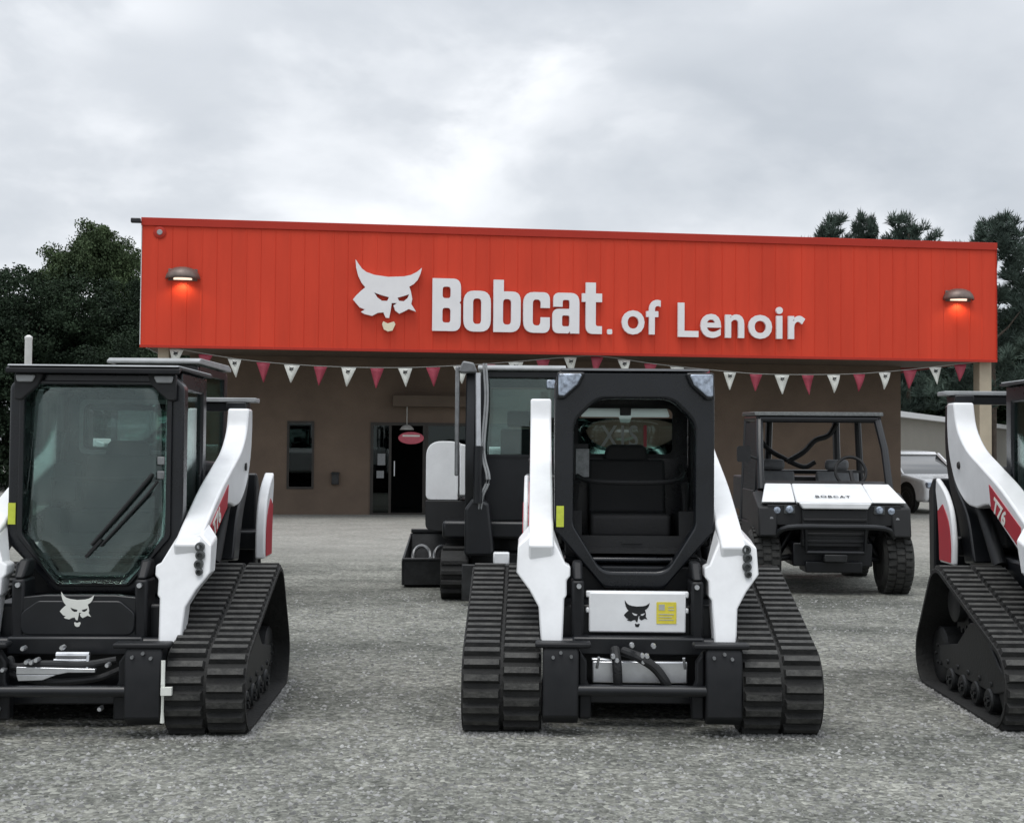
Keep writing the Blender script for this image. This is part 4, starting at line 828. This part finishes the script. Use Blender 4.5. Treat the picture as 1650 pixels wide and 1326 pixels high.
# ------------------------------------------------------------------ mini excavators
def excavator(loc, yaw, lab):
    ex = empty('mini_excavator', loc, yaw); tag(ex, lab, 'excavator', 'mini excavators behind the loaders')
    for s in (-1, 1):
        x0 = s * 0.65 - 0.13; pts = []
        hull = [(0.0, 0.25), (0.06, 0.10), (0.22, 0.0), (1.75, 0.0), (1.93, 0.08), (2.0, 0.25), (1.93, 0.42), (1.75, 0.5), (0.22, 0.5), (0.06, 0.42)]
        tr = MB().ring(fillet(hull, .1, 4), fillet([(1 + (u - 1) * 0.96, 0.25 + (z - 0.25) * 0.84) for u, z in hull], .08, 4), 'x', x0, x0 + 0.28)
        for k in range(19):
            tr.box(x0 + 0.01, x0 + 0.27, 0.2 + k * 0.085, 0.24 + k * 0.085, 0.5, 0.522)
        for z_, y_ in ((0.10, 0.045), (0.19, -0.01), (0.29, -0.012), (0.385, 0.03)): tr.box(x0 + 0.01, x0 + 0.27, y_ - 0.012, y_ + 0.06, z_ - 0.022, z_ + 0.022)
        tro = tr.build('track', 'rubber', ex, bev=0.006)
        MB().box(x0 + 0.06, x0 + 0.22, 0.15, 1.85, 0.12, 0.40).build('track_frame', 'darksteel', tro, bev=0.02)
    MB().box(-0.5, 0.5, 0.5, 1.5, 0.25, 0.45).lathe([(0.4, 0.45), (0.4, 0.6)], (0, 1.0, 0), 'z', 24).build('undercarriage', 'darksteel', ex, bev=0.02)
    mb = MB().box(-0.55, 0.78, -0.36, -0.30, 0.05, 0.40).prism([(-0.36, 0.10), (0.2, 0.25), (0.2, 0.35), (-0.30, 0.30)], 'x', -0.42, -0.34).prism([(-0.36, 0.10), (0.2, 0.25), (0.2, 0.35), (-0.30, 0.30)], 'x', 0.34, 0.42)
    mb.build('blade', 'darksteel', ex, bev=0.01)
    # house
    MB().box(-0.78, 0.76, 0.35, 1.95, 0.60, 0.78).build('deck', 'black', ex, bev=0.03)
    hood = fillet([(-0.98, 0.98), (-0.64, 0.98), (-0.64, 1.60), (-0.98, 1.60)], [0.06, 0.01, 0.08, 0.31], 8)
    MB().prism(hood, 'y', 0.75, 2.05).build('hood', 'white', ex, bev=0.04, seg=3)
    MB().prism(fillet([(-0.62, 1.03), (-0.53, 1.03), (-0.53, 1.55), (-0.62, 1.58)], 0.02), 'y', 0.68, 1.2).build('tank_cover', 'white', ex, bev=0.02)
    MB().prism(fillet([(-0.98, 0.66), (-0.55, 0.64), (-0.55, 0.975), (-0.98, 0.975)], [0.08, 0.02, 0.01, 0.01], 5), 'y', 0.72, 2.08).build('lower_cover', 'plastic', ex, bev=0.03)
    MB().prism(fillet([(1.95, 0.66), (2.3, 0.75), (2.3, 1.4), (2.08, 1.55), (1.95, 1.55)], 0.06), 'x', -0.6, 0.5).build('counterweight', 'white', ex, bev=0.05, seg=3)
    # cab
    cab = MB().ring(fillet([(-0.40, 0.70), (0.45, 0.70), (0.45, 2.33), (-0.40, 2.33)], .05), fillet([(-0.345, 0.78), (0.395, 0.78), (0.395, 2.26), (-0.345, 2.26)], .04), 'y', 0.45, 0.52)
    cab.ring(fillet([(-0.40, 0.70), (0.45, 0.70), (0.45, 2.33), (-0.40, 2.33)], .05), fillet([(-0.33, 1.3), (0.38, 1.3), (0.38, 2.22), (-0.33, 2.22)], .04), 'y', 1.70, 1.77)
    for x0 in (-0.40, 0.40): cab.ring([(0.523, 0.70), (1.697, 0.70), (1.697, 2.32), (0.523, 2.32)], [(0.60, 1.25), (1.62, 1.25), (1.62, 2.24), (0.60, 2.24)], 'x', x0, x0 + 0.05)
    cabo = cab.build('cab', 'black', ex, bev=0.01)
    MB().box(-0.34, 0.39, 0.472, 0.482, 1.46, 2.25).build('windscreen', 'glass', cabo)
    MB().box(-0.34, 0.39, 0.47, 0.49, 0.79, 1.44).box(-0.34, 0.39, 0.455, 0.47, 1.44, 1.465).build('lower_panel', 'black', cabo)
    MB().box(-0.325, 0.375, 1.73, 1.74, 1.31, 2.21).build('rear_window', 'sideglass', cabo)
    for x0 in (-0.378, 0.422): MB().box(x0, x0 + 0.006, 0.61, 1.61, 1.26, 2.23).build('side_window', 'sideglass', cabo)
    MB().prism(fillet([(0.38, 2.335), (1.82, 2.335), (1.82, 2.37), (1.7, 2.40), (0.45, 2.39), (0.38, 2.36)], 0.01), 'x', -0.43, 0.48).build('roof', 'greytrim', cabo, bev=0.012)
    MB().prism([(1.0, 0.95), (1.5, 0.95), (1.58, 1.75), (1.46, 1.75), (1.40, 1.1), (1.0, 1.1)], 'x', -0.2, 0.22).box(-0.13, 0.15, 1.46, 1.56, 1.77, 1.95).build('seat', 'seat', cabo, bev=0.03)
    MB().tube([(-0.2, 0.7, 0.8), (-0.17, 0.66, 1.45)], 0.014, 8).tube([(0.12, 0.7, 0.8), (0.12, 0.66, 1.42)], 0.014, 8).build('lever', 'plastic', cabo)
    MB().box(0.28, 0.37, 0.40, 0.448, 2.15, 2.24).build('work_light', 'lens', cabo, bev=0.01)
    mb = MB().box(0.08, 0.2, 0.44, 0.454, 1.22, 1.27); mb.build('nameplate', 'paper', cabo)
    # swing bracket, boom folded straight up, dipper beside it, hoses and cylinder rods
    MB().prism(fillet([(-0.54, 0.45), (-0.24, 0.45), (-0.30, 0.98), (-0.46, 1.04), (-0.54, 0.92)], 0.05), 'y', 0.0, 0.42).build('swing_bracket', 'black', ex, bev=0.03)
    bm_ = MB().prism(curve_pts([(0.10, 0.85), (0.0, 1.3), (0.02, 1.8), (0.12, 2.32)], 4) + curve_pts([(0.26, 2.32), (0.22, 1.8), (0.24, 1.3), (0.30, 0.85)], 4), 'x', -0.54, -0.44)
    bm_.build('boom', 'black', ex, bev=0.012)
    MB().prism([(-0.02, 2.34), (0.16, 2.36), (0.08, 1.25), (-0.02, 1.25)], 'x', -0.645, -0.605).build('dipper', 'greysteel', ex, bev=0.012)
    MB().prism(fillet([(-0.62, 2.28), (-0.42, 2.28), (-0.46, 2.38), (-0.57, 2.40)], 0.03), 'y', -0.04, 0.2).build('boom_head', 'greysteel', ex, bev=0.015)
    MB().tube([(-0.41, -0.02, 0.98), (-0.41, -0.02, 1.55)], 0.045, 12).build('boom_cylinder', 'black', ex)
    MB().tube([(-0.41, -0.02, 1.55), (-0.42, 0.0, 2.28)], 0.028, 10).build('cylinder_rod', 'steel', ex)
    for k, dx in enumerate((-0.34, -0.365)):
        MB().tube(curve_pts([(dx, 0.06, 2.38), (dx + 0.02, 0.03, 2.0), (dx - 0.01, 0.0, 1.5), (dx + 0.045, -0.03, 1.22), (dx - 0.03, 0.0, 1.0), (dx - 0.02, 0.05, 0.62)], 5), 0.012, 8).build('hose', 'greytrim', ex)
    MB().box(-0.25, -0.09, -0.12, 0.0, 0.38, 0.50).build('tool_box', 'white', ex, bev=0.015)
    MB().box(0.44, 0.50, 0.2, 0.45, 0.75, 1.05).build('step_guard', 'paper', ex, bev=0.02)
    return ex
EXC = excavator((0.075, 12.85, 0), 0.0, 'mini excavator with a white rounded hood and upright boom behind the open cab loader')
e2 = copy_tree(EXC); e2.location = (-3.55, 12.2, 0); e2.rotation_euler = (0, 0, 0)
for q in [c for c in bpy.data.objects if c.parent == e2 and c.name.split('.')[0] in ('boom', 'dipper', 'boom_head', 'boom_cylinder', 'cylinder_rod', 'hose', 'swing_bracket', 'tool_box')]: bpy.data.objects.remove(q)   # its boom is lowered out of sight
tag(e2, 'mini excavator mostly hidden behind the glazed cab loader, its grey roof showing above')

def bucket():
    o = empty('bucket', (-0.855, 14.1, 0), R(4)); tag(o, 'dark steel bucket lying open on the gravel left of the excavator', 'bucket')
    # open-topped trough with ring-shaped ribs inside
    mb = MB(); w = 0.29
    out_ = [(0.0, 0.30), (0.02, 0.03), (0.25, 0.0), (0.62, 0.08), (0.78, 0.55)]; inn = [(0.03, 0.30), (0.05, 0.06), (0.25, 0.035), (0.60, 0.11), (0.745, 0.55)]
    mb.prism(out_ + inn[::-1], 'x', -w, w)
    for s in (-1, 1): mb.prism([(0.0, 0.30), (0.02, 0.03), (0.25, 0.0), (0.62, 0.08), (0.78, 0.55)], 'x', *sorted((s * w, s * (w + 0.025))))
    def tp_(m_): m_.v = [(x * (1.08 - 0.36 * y), y, z) for x, y, z in m_.v]; return m_
    tp_(mb).build('shell', 'darksteel', o, bev=0.006)
    MB().box(-w - 0.04, w + 0.04, -0.03, 0.04, 0.302, 0.325).build('lip', 'darksteel', o, bev=0.006)
    MB().box(-w * 0.84, w * 0.84, 0.73, 0.80, 0.552, 0.60).build('top_bar', 'black', o, bev=0.01)
    mb = MB()
    for cx_ in (-0.12, 0.12):
        mb.tube([(cx_ + 0.10 * math.cos(a), 0.42 + 0.08 * math.sin(a), 0.30 + 0.12 * math.sin(a)) for a in np.linspace(0, 2 * math.pi, 25)], 0.022, 8)
    mb.build('hitch_ring', 'greysteel', o)
bucket()

# ------------------------------------------------------------------ utility vehicle
def wheel(parent, x, y, r, w, name='wheel', knob=True, rimm='darksteel'):
    n = 28
    prof = [(r * 0.58, -w / 2), (r * 0.82, -w / 2 - 0.008), (r * 0.95, -w * 0.42), (r, -w * 0.28), (r, w * 0.28), (r * 0.95, w * 0.42), (r * 0.82, w / 2 + 0.008), (r * 0.58, w / 2)]
    wh = MB().lathe(prof, (0, 0, 0), 'x', 32)
    if knob:
        for i in range(n):
            for c in (-1, 0, 1):
                a = 2 * math.pi * (i + 0.5 * (c == 0)) / n; xc = c * w * 0.30
                mt = Matrix.Rotation(a, 4, 'X') @ Matrix.Translation((xc, 0, r))
                wh.box(-w * 0.13, w * 0.13, -0.024, 0.024, -0.02, 0.014, mt)
    wo = wh.build(name, 'tyre', parent, smooth=40); wo.location = (x, y, r + 0.0)
    rm = MB().lathe([(r * 0.12, -w / 2 + 0.01), (r * 0.5, -w / 2 + 0.03), (r * 0.58, -w / 2 - 0.004), (r * 0.58, w / 2 + 0.004), (r * 0.5, w / 2 - 0.03), (r * 0.12, w / 2 - 0.01)], (0, 0, 0), 'x', 28)
    for k in range(5):
        a = 2 * math.pi * k / 5
        for sx_ in (-1, 1): rm.box(sx_ * w * 0.40 - 0.02, sx_ * w * 0.40 + 0.02, -r * 0.07, r * 0.07, r * 0.1, r * 0.54, Matrix.Rotation(a, 4, 'X'))
    rm.build('rim', rimm, wo)
    return wo
def utv():
    u = empty('utility_vehicle', (3.42, 13.55, 0), R(-3.0)); tag(u, 'white fronted utility buggy with an open black roll cage', 'utility vehicle')
    for s in (-1, 1): wheel(u, s * 0.70, 0.45, 0.345, 0.30); wheel(u, s * 0.70, 2.45, 0.345, 0.30)
    # underbody, suspension
    mb = MB().box(-0.42, 0.42, 0.18, 2.7, 0.30, 0.55).box(-0.30, 0.30, 0.10, 0.5, 0.24, 0.36)
    for s in (-1, 1):
        for y in (0.45, 2.45): mb.tube([(s * 0.3, y, 0.40), (s * 0.62, y, 0.34)], 0.035, 8).tube([(s * 0.32, y + 0.1, 0.75), (s * 0.56, y + 0.05, 0.36)], 0.045, 8)
    mb.build('chassis', 'black', u, bev=0.02)
    # hood: white sloped cover with side wings
    def strip(x0, x1, xt0, xt1, y_in=0.0):
        vs = [(x0, 0.05 + y_in, 0.985), (x1, 0.05 + y_in, 0.985), (xt1, 0.52, 1.175), (xt0, 0.52, 1.175), (x0, 0.12 + y_in, 0.96), (x1, 0.12 + y_in, 0.96), (xt1, 0.54, 1.12), (xt0, 0.54, 1.12)]
        return vs, [(0, 1, 2, 3), (4, 7, 6, 5), (0, 4, 5, 1), (1, 5, 6, 2), (2, 6, 7, 3), (3, 7, 4, 0)]
    mb = MB(); mb.add(*strip(-0.40, 0.40, -0.38, 0.38, 0.0)); h = mb.build('hood', 'white', u, bev=0.015, seg=3)
    for s in (-1, 1):
        a, b_, c, d_ = sorted((s * 0.405, s * 0.76)) + sorted((s * 0.385, s * 0.67)); mb = MB(); mb.add(*strip(a, b_, c, d_, 0.05)); mb.build('fender', 'white', u, bev=0.015, seg=3)
    MB().prism([(-0.34, 0.915), (0.34, 0.915), (0.38, 0.98), (-0.38, 0.98)], 'y', 0.03, 0.12).build('nose', 'white', u, bev=0.012)
    vs, fs, w = text_vf('BOBCAT', 0.075, 0.001, 1.0, 0.002, None, 1.2); mt = Matrix.Translation((-0.185, 0.145, 1.03)) @ Matrix.Rotation(R(22), 4, 'X')
    MB().add([mt @ Vector((v.x * 0.37 / w, v.y, v.z + 0.006)) for v in vs], fs).build('hood_lettering', 'black', h)
    # grille and light clusters
    mb = MB().box(-0.70, 0.70, 0.10, 0.40, 0.74, 0.955).box(-0.34, 0.34, 0.06, 0.2, 0.52, 0.905)
    for k in range(4): mb.box(-0.33, 0.33, 0.045, 0.058, 0.56 + k * 0.075, 0.59 + k * 0.075)
    mb.build('grille', 'plastic', u, bev=0.012)
    for s in (-1, 1):
        for k, x in enumerate((0.47, 0.60)):
            MB().lathe([(0.015, -0.018), (0.032, -0.014), (0.042, 0.0), (0.042, 0.03)], (s * x, 0.085 + 0.02 * k, 0.905 - 0.01 * k), 'y', 16).build('headlight', 'lens', u)
            MB().prism(fillet([(s * (x - 0.06), 0.865), (s * (x + 0.06), 0.86), (s * (x + 0.055), 0.952), (s * (x - 0.05), 0.952)], 0.015), 'y', 0.088 + 0.02 * k, 0.098 + 0.02 * k).build('light_surround', 'couplerm', u)
        MB().lathe([(0.02, -0.02), (0.035, -0.014), (0.035, 0.02)], (s * 0.66, 0.10, 0.80), 'y', 12).build('indicator', 'greysteel', u)
        MB().prism([(0.05, 0.62), (0.95, 0.62), (0.95, 0.98), (0.55, 1.08), (0.10, 0.93)], 'x', *sorted((s * 0.60, s * 0.80))).build('wheel_arch', 'plastic', u, bev=0.02)
    MB().tube(curve_pts([(-0.62, 0.1, 0.62), (-0.5, 0.0, 0.72), (0, -0.02, 0.73), (0.5, 0.0, 0.72), (0.62, 0.1, 0.62)], 4), 0.03, 10).tube([(-0.32, 0.0, 0.72), (-0.30, 0.04, 0.46), (0.30, 0.04, 0.46), (0.32, 0.0, 0.72)], 0.025, 10).build('bumper', 'black', u)
    MB().box(-0.12, 0.12, 0.0, 0.1, 0.36, 0.44).build('winch', 'darksteel', u, bev=0.01)
    # tub, dash, seats, bed
    MB().box(-0.74, 0.74, 0.98, 2.0, 0.42, 0.72).box(-0.70, 0.70, 0.56, 0.98, 0.60, 1.09).build('body', 'plastic', u, bev=0.03)
    MB().prism([(0.56, 1.09), (0.84, 1.09), (0.78, 1.20), (0.62, 1.18)], 'x', -0.68, 0.68).build('dashboard', 'plastic', u, bev=0.02)
    for x in (-0.38, 0.38):
        MB().prism(fillet([(1.35, 0.74), (1.8, 0.74), (1.93, 1.26), (1.84, 1.30), (1.72, 0.90), (1.35, 0.90)], 0.03), 'x', x - 0.25, x + 0.25).build('seat', 'greyseat', u, bev=0.04)
        MB().box(x - 0.14, x + 0.14, 1.84, 1.94, 1.30, 1.43).build('headrest', 'greyseat', u, bev=0.04)
    MB().box(-0.72, 0.72, 2.02, 3.0, 0.80, 1.22).build('cargo_bed', 'plastic', u, bev=0.02)
    MB().tube([(0.36 + 0.17 * math.cos(a), 1.0 + 0.05 * math.sin(a), 1.30 + 0.165 * math.sin(a)) for a in np.linspace(0, 2 * math.pi, 29)], 0.018, 8).tube([(0.36, 1.0, 1.3), (0.36, 0.8, 1.12)], 0.025, 8).box(0.2, 0.52, 0.99, 1.01, 1.285, 1.315).build('steering_wheel', 'plastic', u)
    # roll cage
    c = MB(); rr_ = 0.042
    for s in (-1, 1):
        c.tube([(s * 0.70, 0.60, 1.10), (s * 0.69, 0.80, 1.55), (s * 0.66, 1.02, 1.88)], rr_, 10); c.tube([(s * 0.66, 1.0, 1.90), (s * 0.66, 2.05, 1.92)], rr_, 10)
        c.tube([(s * 0.72, 2.05, 0.70), (s * 0.66, 2.05, 1.92)], rr_, 10); c.tube([(s * 0.42, 2.05, 1.20), (s * 0.40, 2.05, 1.9)], 0.045, 8)
    for y, z in ((1.02, 1.89), (2.05, 1.92)): c.tube([(-0.66, y, z), (0.66, y, z)], rr_, 10)
    c.tube([(-0.69, 2.05, 1.28), (0.69, 2.05, 1.28)], 0.026, 8)
    c.build('roll_cage', 'black', u)
    MB().prism([(0.96, 1.925), (2.10, 1.955), (2.10, 1.995), (0.98, 1.97)], 'x', -0.72, 0.72).build('roof', 'couplerm', u, bev=0.008)
    b = MB().tube(curve_pts([(-0.60, 2.0, 1.80), (-0.45, 2.0, 1.58), (-0.25, 1.98, 1.45), (0.0, 1.98, 1.34), (0.14, 1.98, 1.40)], 4), 0.03, 8)
    b.tube(curve_pts([(0.40, 2.0, 1.86), (0.30, 2.0, 1.72), (0.14, 1.98, 1.66), (0.0, 1.96, 1.52), (-0.2, 1.96, 1.40)], 4), 0.034, 8); b.build('seat_belt', 'plastic', u)
    for s in (-1, 1): MB().box(*sorted((s * 0.70, s * 0.735)), 1.05, 1.95, 0.72, 1.08).build('side_door', 'plastic', u, bev=0.01)
    mb = MB()
    for k in range(15): mb.tube([(-0.70, 1.04 + k * 0.068, 1.08), (-0.665, 1.04 + k * 0.068, 1.86)], 0.019, 5)
    for k in range(11): mb.tube([(-0.70 + 0.0035 * k, 1.04, 1.10 + k * 0.072), (-0.70 + 0.0035 * k, 2.0, 1.10 + k * 0.072)], 0.016, 5)
    mb.build('side_net', 'black', u)
    mb = MB().tube([(-0.68, 0.75, 1.42), (-0.84, 0.72, 1.48)], 0.015, 8).prism(fillet([(-0.95, 1.40), (-0.80, 1.40), (-0.80, 1.58), (-0.95, 1.58)], 0.03), 'y', 0.70, 0.73); mb.build('mirror', 'plastic', u)
    return u
utv()

# ------------------------------------------------------------------ white SUV
def suv():
    h = Vector((0.25, -0.968)); yaw = math.atan2(h.y, h.x) + R(90)      # local -Y is the nose
    v = empty('suv', (10.68, 34.6, 0), yaw)
    tag(v, 'white suv parked beyond the utility buggy beside the showroom', 'car')
    L2 = 2.2; prof = [(-2.2, 0.35), (-2.22, 0.62), (-2.1, 0.86), (-1.2, 0.98), (-0.95, 1.0), (2.1, 1.0), (2.2, 0.85), (2.22, 0.40), (2.1, 0.30), (-2.1, 0.30)]
    MB().prism(fillet(prof, 0.14), 'x', -0.88, 0.88).build('body', 'suvw', v, bev=0.10, seg=4)
    MB().prism(fillet([(-0.52, 0.58), (0.52, 0.58), (0.46, 0.80), (-0.46, 0.80)], 0.04), 'y', -2.245, -2.15).build('grille', 'plastic', v, bev=0.01)
    MB().box(-0.78, 0.78, -2.25, -2.1, 0.32, 0.46).build('front_bumper', 'plastic', v, bev=0.03)
    # greenhouse tapers inward
    base = [(-1.0, 0.98), (2.12, 0.98)]; top = [(-0.25, 1.55), (1.75, 1.55)]
    vs = []
    for y, z, w in ((-1.05, 0.97, 0.80), (2.14, 0.97, 0.80), (1.78, 1.50, 0.68), (-0.28, 1.50, 0.68)): vs += [(-w, y, z), (w, y, z)]
    MB().add(vs, [(0, 2, 4, 6), (1, 7, 5, 3), (0, 6, 7, 1), (2, 3, 5, 4), (6, 4, 5, 7), (0, 1, 3, 2)]).build('cabin', 'carglass', v, bev=0.03)
    MB().prism(fillet([(-0.32, 1.49), (1.86, 1.49), (1.80, 1.57), (0.6, 1.61), (-0.2, 1.57)], 0.03), 'x', -0.68, 0.68).build('roof', 'suvw', v, bev=0.03)
    for s in (-1, 1):
        for (y0, y1, r_) in ((-1.05, -0.3, 0.05), (2.14, 1.80, 0.05), (0.55, 0.50, 0.03), (1.45, 1.28, 0.075)): MB().tube([(s * 0.81, y0, 0.97), (s * 0.693, y1, 1.51)], r_, 6).build('pillar', 'suvw', v)
    for s in (-1, 1):
        for y in (-1.35, 1.35):
            wheel(v, s * 0.80, y, 0.35, 0.22, knob=False, rimm='alloy')
            MB().lathe([(0.42, -0.02), (0.42, 0.02)], (s * 0.872, y, 0.38), 'x', 28).build('wheel_arch', 'plastic', v)
        MB().box(*sorted((s * 0.60, s * 0.86)), 2.16, 2.25, 0.72, 0.95).build('tail_light', 'taillight', v, bev=0.02)
        MB().box(*sorted((s * 0.50, s * 0.84)), -2.25, -2.12, 0.66, 0.80).build('headlight', 'lens', v, bev=0.02)
        MB().box(*sorted((s * 0.86, s * 1.02)), -0.85, -0.7, 0.98, 1.12).build('mirror', 'suvw', v, bev=0.03)
    MB().box(-0.80, 0.80, 2.18, 2.27, 0.34, 0.56).build('rear_bumper', 'plastic', v, bev=0.03)
    return v
suv()

# ------------------------------------------------------------------ white pole, trees
o = empty('marker_pole', (-7.55, 20.0, 0)); tag(o, 'plain white pole standing against the dark trees on the far left', 'pole')
MB().lathe([(0.058, 0.0), (0.055, 3.18), (0.06, 3.19), (0.06, 3.22), (0.02, 3.25)], (0, 0, 0), 'z', 14).build('shaft', 'pole', o)
MB().lathe([(0.14, 0), (0.14, 0.03), (0.07, 0.04)], (0, 0, 0), 'z', 14).build('base', 'darksteel', o)

def leaf_mesh(name, C_, size, m, aspect=1.0, dirs=None):
    n = len(C_); nr = rng.normal(size=(n, 3)); nr /= np.linalg.norm(nr, axis=1)[:, None]
    if dirs is None: a = np.cross(nr, rng.normal(size=(n, 3)))
    else: a = dirs + 0.25 * rng.normal(size=(n, 3))
    a /= np.linalg.norm(a, axis=1)[:, None]; b = np.cross(nr, a); b /= np.linalg.norm(b, axis=1)[:, None]
    s = size * (0.6 + 0.8 * rng.random(n)); a *= (s * aspect)[:, None]; b *= s[:, None]
    V = np.stack([C_ - a * 0.5, C_ + b * 0.42, C_ + a * 0.5, C_ - b * 0.42], 1).reshape(-1, 3)
    F = np.arange(4 * n, dtype=np.int32)
    me = bpy.data.meshes.new(name); me.vertices.add(4 * n); me.vertices.foreach_set('co', V.ravel()); me.loops.add(4 * n); me.loops.foreach_set('vertex_index', F)
    me.polygons.add(n); me.polygons.foreach_set('loop_start', np.arange(0, 4 * n, 4, dtype=np.int32)); me.update(calc_edges=True); me.materials.append(M[m]); return me
def broadleaf(h, w, m, nblob, nleaf, size, low=0.12, dome=False):
    cs = []
    lobes = [(rng.uniform(-.33, .33) * w, rng.uniform(-.33, .33) * w, h * rng.uniform(0.35, 0.80), w * rng.uniform(0.22, 0.34)) for _ in range(9)] + [(0, 0, h * 0.83, w * 0.26), (0, 0, h * 0.5, w * 0.36), (-w * .25, 0, h * .28, w * .26), (w * .27, 0, h * .27, w * .26), (-w * .2, -w * .15, h * .12, w * .26), (w * .2, -w * .1, h * .12, w * .26)]
    if dome:
        lobes = []
        for k in range(34):
            d_ = rng.normal(size=3); d_ /= np.linalg.norm(d_); lobes.append((d_[0] * w * 0.31, d_[1] * w * 0.31, h * (0.60 + 0.285 * d_[2]), w * rng.uniform(0.15, 0.21)))
    for k in range(nblob):
        lx, ly, lz, lr = lobes[k % len(lobes)]
        d_ = rng.normal(size=3); d_ /= np.linalg.norm(d_); r = lr * rng.random() ** 0.4
        c = np.array([lx, ly, lz]) + d_ * r * np.array([1, 1, 0.85]); c[2] = max(c[2], h * low)
        br = rng.uniform(0.30, 0.75) * w / 9
        p = rng.normal(size=(nleaf, 3)); p *= (br * rng.random(nleaf) ** 0.5 / np.linalg.norm(p, axis=1))[:, None]; cs.append(p * np.array([1.15, 1.15, 0.7]) + c)
    return leaf_mesh('crown', np.concatenate(cs), size, m)
def conifer(h, w, m, size):
    """open pine: upswept limbs ending in starry needle tufts, broad rounded top"""
    cs = []; ds = []
    for k in range(88):
        t = 0.22 + 0.78 * (k + rng.random()) / 88; a = rng.random() * 6.283
        ln = (w / 2) * max(0.06, 1 - ((t - 0.16) / 0.86) ** 2.2) ** 0.5 * rng.uniform(0.55, 1.12)
        rise = rng.uniform(0.1, 0.55); nt_ = 2 + int(ln * 1.6)
        for j in range(nt_):
            f = 1 - 0.62 * j / nt_ * rng.uniform(0.7, 1.2); c = np.array([math.cos(a) * ln * f, math.sin(a) * ln * f, h * t * 0.94 + rise * ln * f]) + rng.normal(size=3) * 0.14
            n = 80; d_ = rng.normal(size=(n, 3)); d_[:, 2] = np.abs(d_[:, 2]) * 0.9 - 0.15; d_ += np.array([math.cos(a), math.sin(a), 0.5]) * 0.5; d_ /= np.linalg.norm(d_, axis=1)[:, None]
            cs.append(c + d_ * rng.uniform(0.12, 0.42, size=(n, 1))); ds.append(d_)
    return leaf_mesh('crown', np.concatenate(cs), size, m, 7.0, np.concatenate(ds))
def trunk_mb(h, r, limbs=6, reach=1.6):
    mb = MB().tube([(0, 0, -0.1), (0.05, 0.03, h * 0.3), (-0.04, 0.05, h * 0.6), (0, 0, h * 0.9)], r, 9, r * 0.25)
    for k in range(limbs):
        a = k * 2.4; z = h * (0.28 + 0.5 * k / limbs)
        mb.tube([(0, 0, z), (reach * 0.5 * math.cos(a), reach * 0.5 * math.sin(a), z + 0.35 * reach), (reach * math.cos(a), reach * math.sin(a), z + 0.9 * reach)], r * 0.4, 6, r * 0.1)
    return mb
proto = {}
def tree(kind, x, y, h, w, yaw, lab, name, group):
    """crown meshes are built once per kind at a reference size, trunks per kind too; scaled per tree"""
    if kind not in proto:
        if kind == 'round': cm = broadleaf(10, 7, 'leafA', 900, 170, 0.088, dome=True)
        elif kind == 'dark': cm = broadleaf(10, 9, 'leafB', 800, 150, 0.105, 0.03)
        elif kind == 'dark2': cm = broadleaf(10, 11, 'leafB', 850, 150, 0.115, 0.03)
        elif kind == 'pine': cm = conifer(12, 5.0, 'leafP', 0.052)
        elif kind == 'pine2': cm = conifer(12, 7.5, 'leafP', 0.052)
        hh = 12 if kind.startswith('pine') else 10
        tm = trunk_mb(hh, 0.2 if hh == 12 else 0.24).build('trunk', 'bark'); proto[kind] = (cm, tm.data, hh, {'round': 7, 'dark': 9, 'dark2': 11, 'pine': 5.0, 'pine2': 7.5}[kind]); bpy.data.objects.remove(tm)
    cm, tm, hh, ww = proto[kind]
    t = empty(name, (x, y, 0), yaw); tag(t, lab, 'tree', group); t.scale = (w / ww, w / ww, h / hh)
    for nm, me in (('crown', cm), ('trunk', tm)):
        o = bpy.data.objects.new(nm, me); col.objects.link(o); o.parent = t
G1 = 'trees left of the showroom'; G2 = 'pines behind the showroom on the right'; G3 = 'dark trees behind the outbuilding'
tree('round', -16.9, 52, 10.9, 5.6, 0.3, 'rounded mid green tree rising highest left of the red front', 'broadleaf_tree', G1)
tree('dark', -20.9, 50, 8.9, 6.5, 1.1, 'dark tree just left of the tall rounded one, cut by the photo edge', 'broadleaf_tree', G1)
tree('dark2', -17.3, 46, 7.6, 8.5, 2.0, 'low dark bushy tree in front of the tall rounded one', 'broadleaf_tree', G1)
tree('dark', -13.6, 49, 8.2, 5.0, 4.2, 'dark tree touching the left end of the red front', 'broadleaf_tree', G1)
tree('dark2', -22.0, 43, 5.8, 8.0, 5.0, 'shortest dark bushy tree behind the white pole', 'broadleaf_tree', G1)
tree('dark2', -12.0, 44, 5.5, 7.0, 3.3, 'low dark bushy tree behind the left post of the showroom', 'broadleaf_tree', G1)
for i, (px, top, Y, w, kd, lab) in enumerate(((1337, 336, 62, 3.8, 'pine', 'leftmost slim pine tip above the roofline'), (1402, 336, 64, 4.0, 'pine2', 'second pine from the left above the roofline'), (1465, 330, 60, 4.0, 'pine', 'darkest pine tip above the roofline, third from the left'),
        (1600, 334, 54, 5.8, 'pine2', 'broad open pine beside the right end of the red front'), (1690, 348, 58, 5.5, 'pine', 'pine at the right edge with sky showing through'))):
    tree(kd, (px - 825) / 2070 * Y, Y, 1.5 + (732 - top) / 2070 * Y, w, i * 1.7, lab, 'pine_tree', G2)
for i, (px, top, Y, w, kd, lab) in enumerate(((1490, 545, 72, 13, 'dark2', 'dark tree seen under the canopy above the outbuilding roof'), (1575, 520, 74, 13, 'dark', 'dark tree behind the right post of the showroom'), (1650, 495, 70, 12, 'dark2', 'dark tree filling the gap right of the showroom'), (1420, 540, 76, 14, 'dark', 'dark tree hidden largely behind the showroom wall'))):
    tree(kd, (px - 825) / 2070 * Y, Y, 1.5 + (732 - top) / 2070 * Y, w, i * 1.3 + 0.4, lab, 'broadleaf_tree', G3)
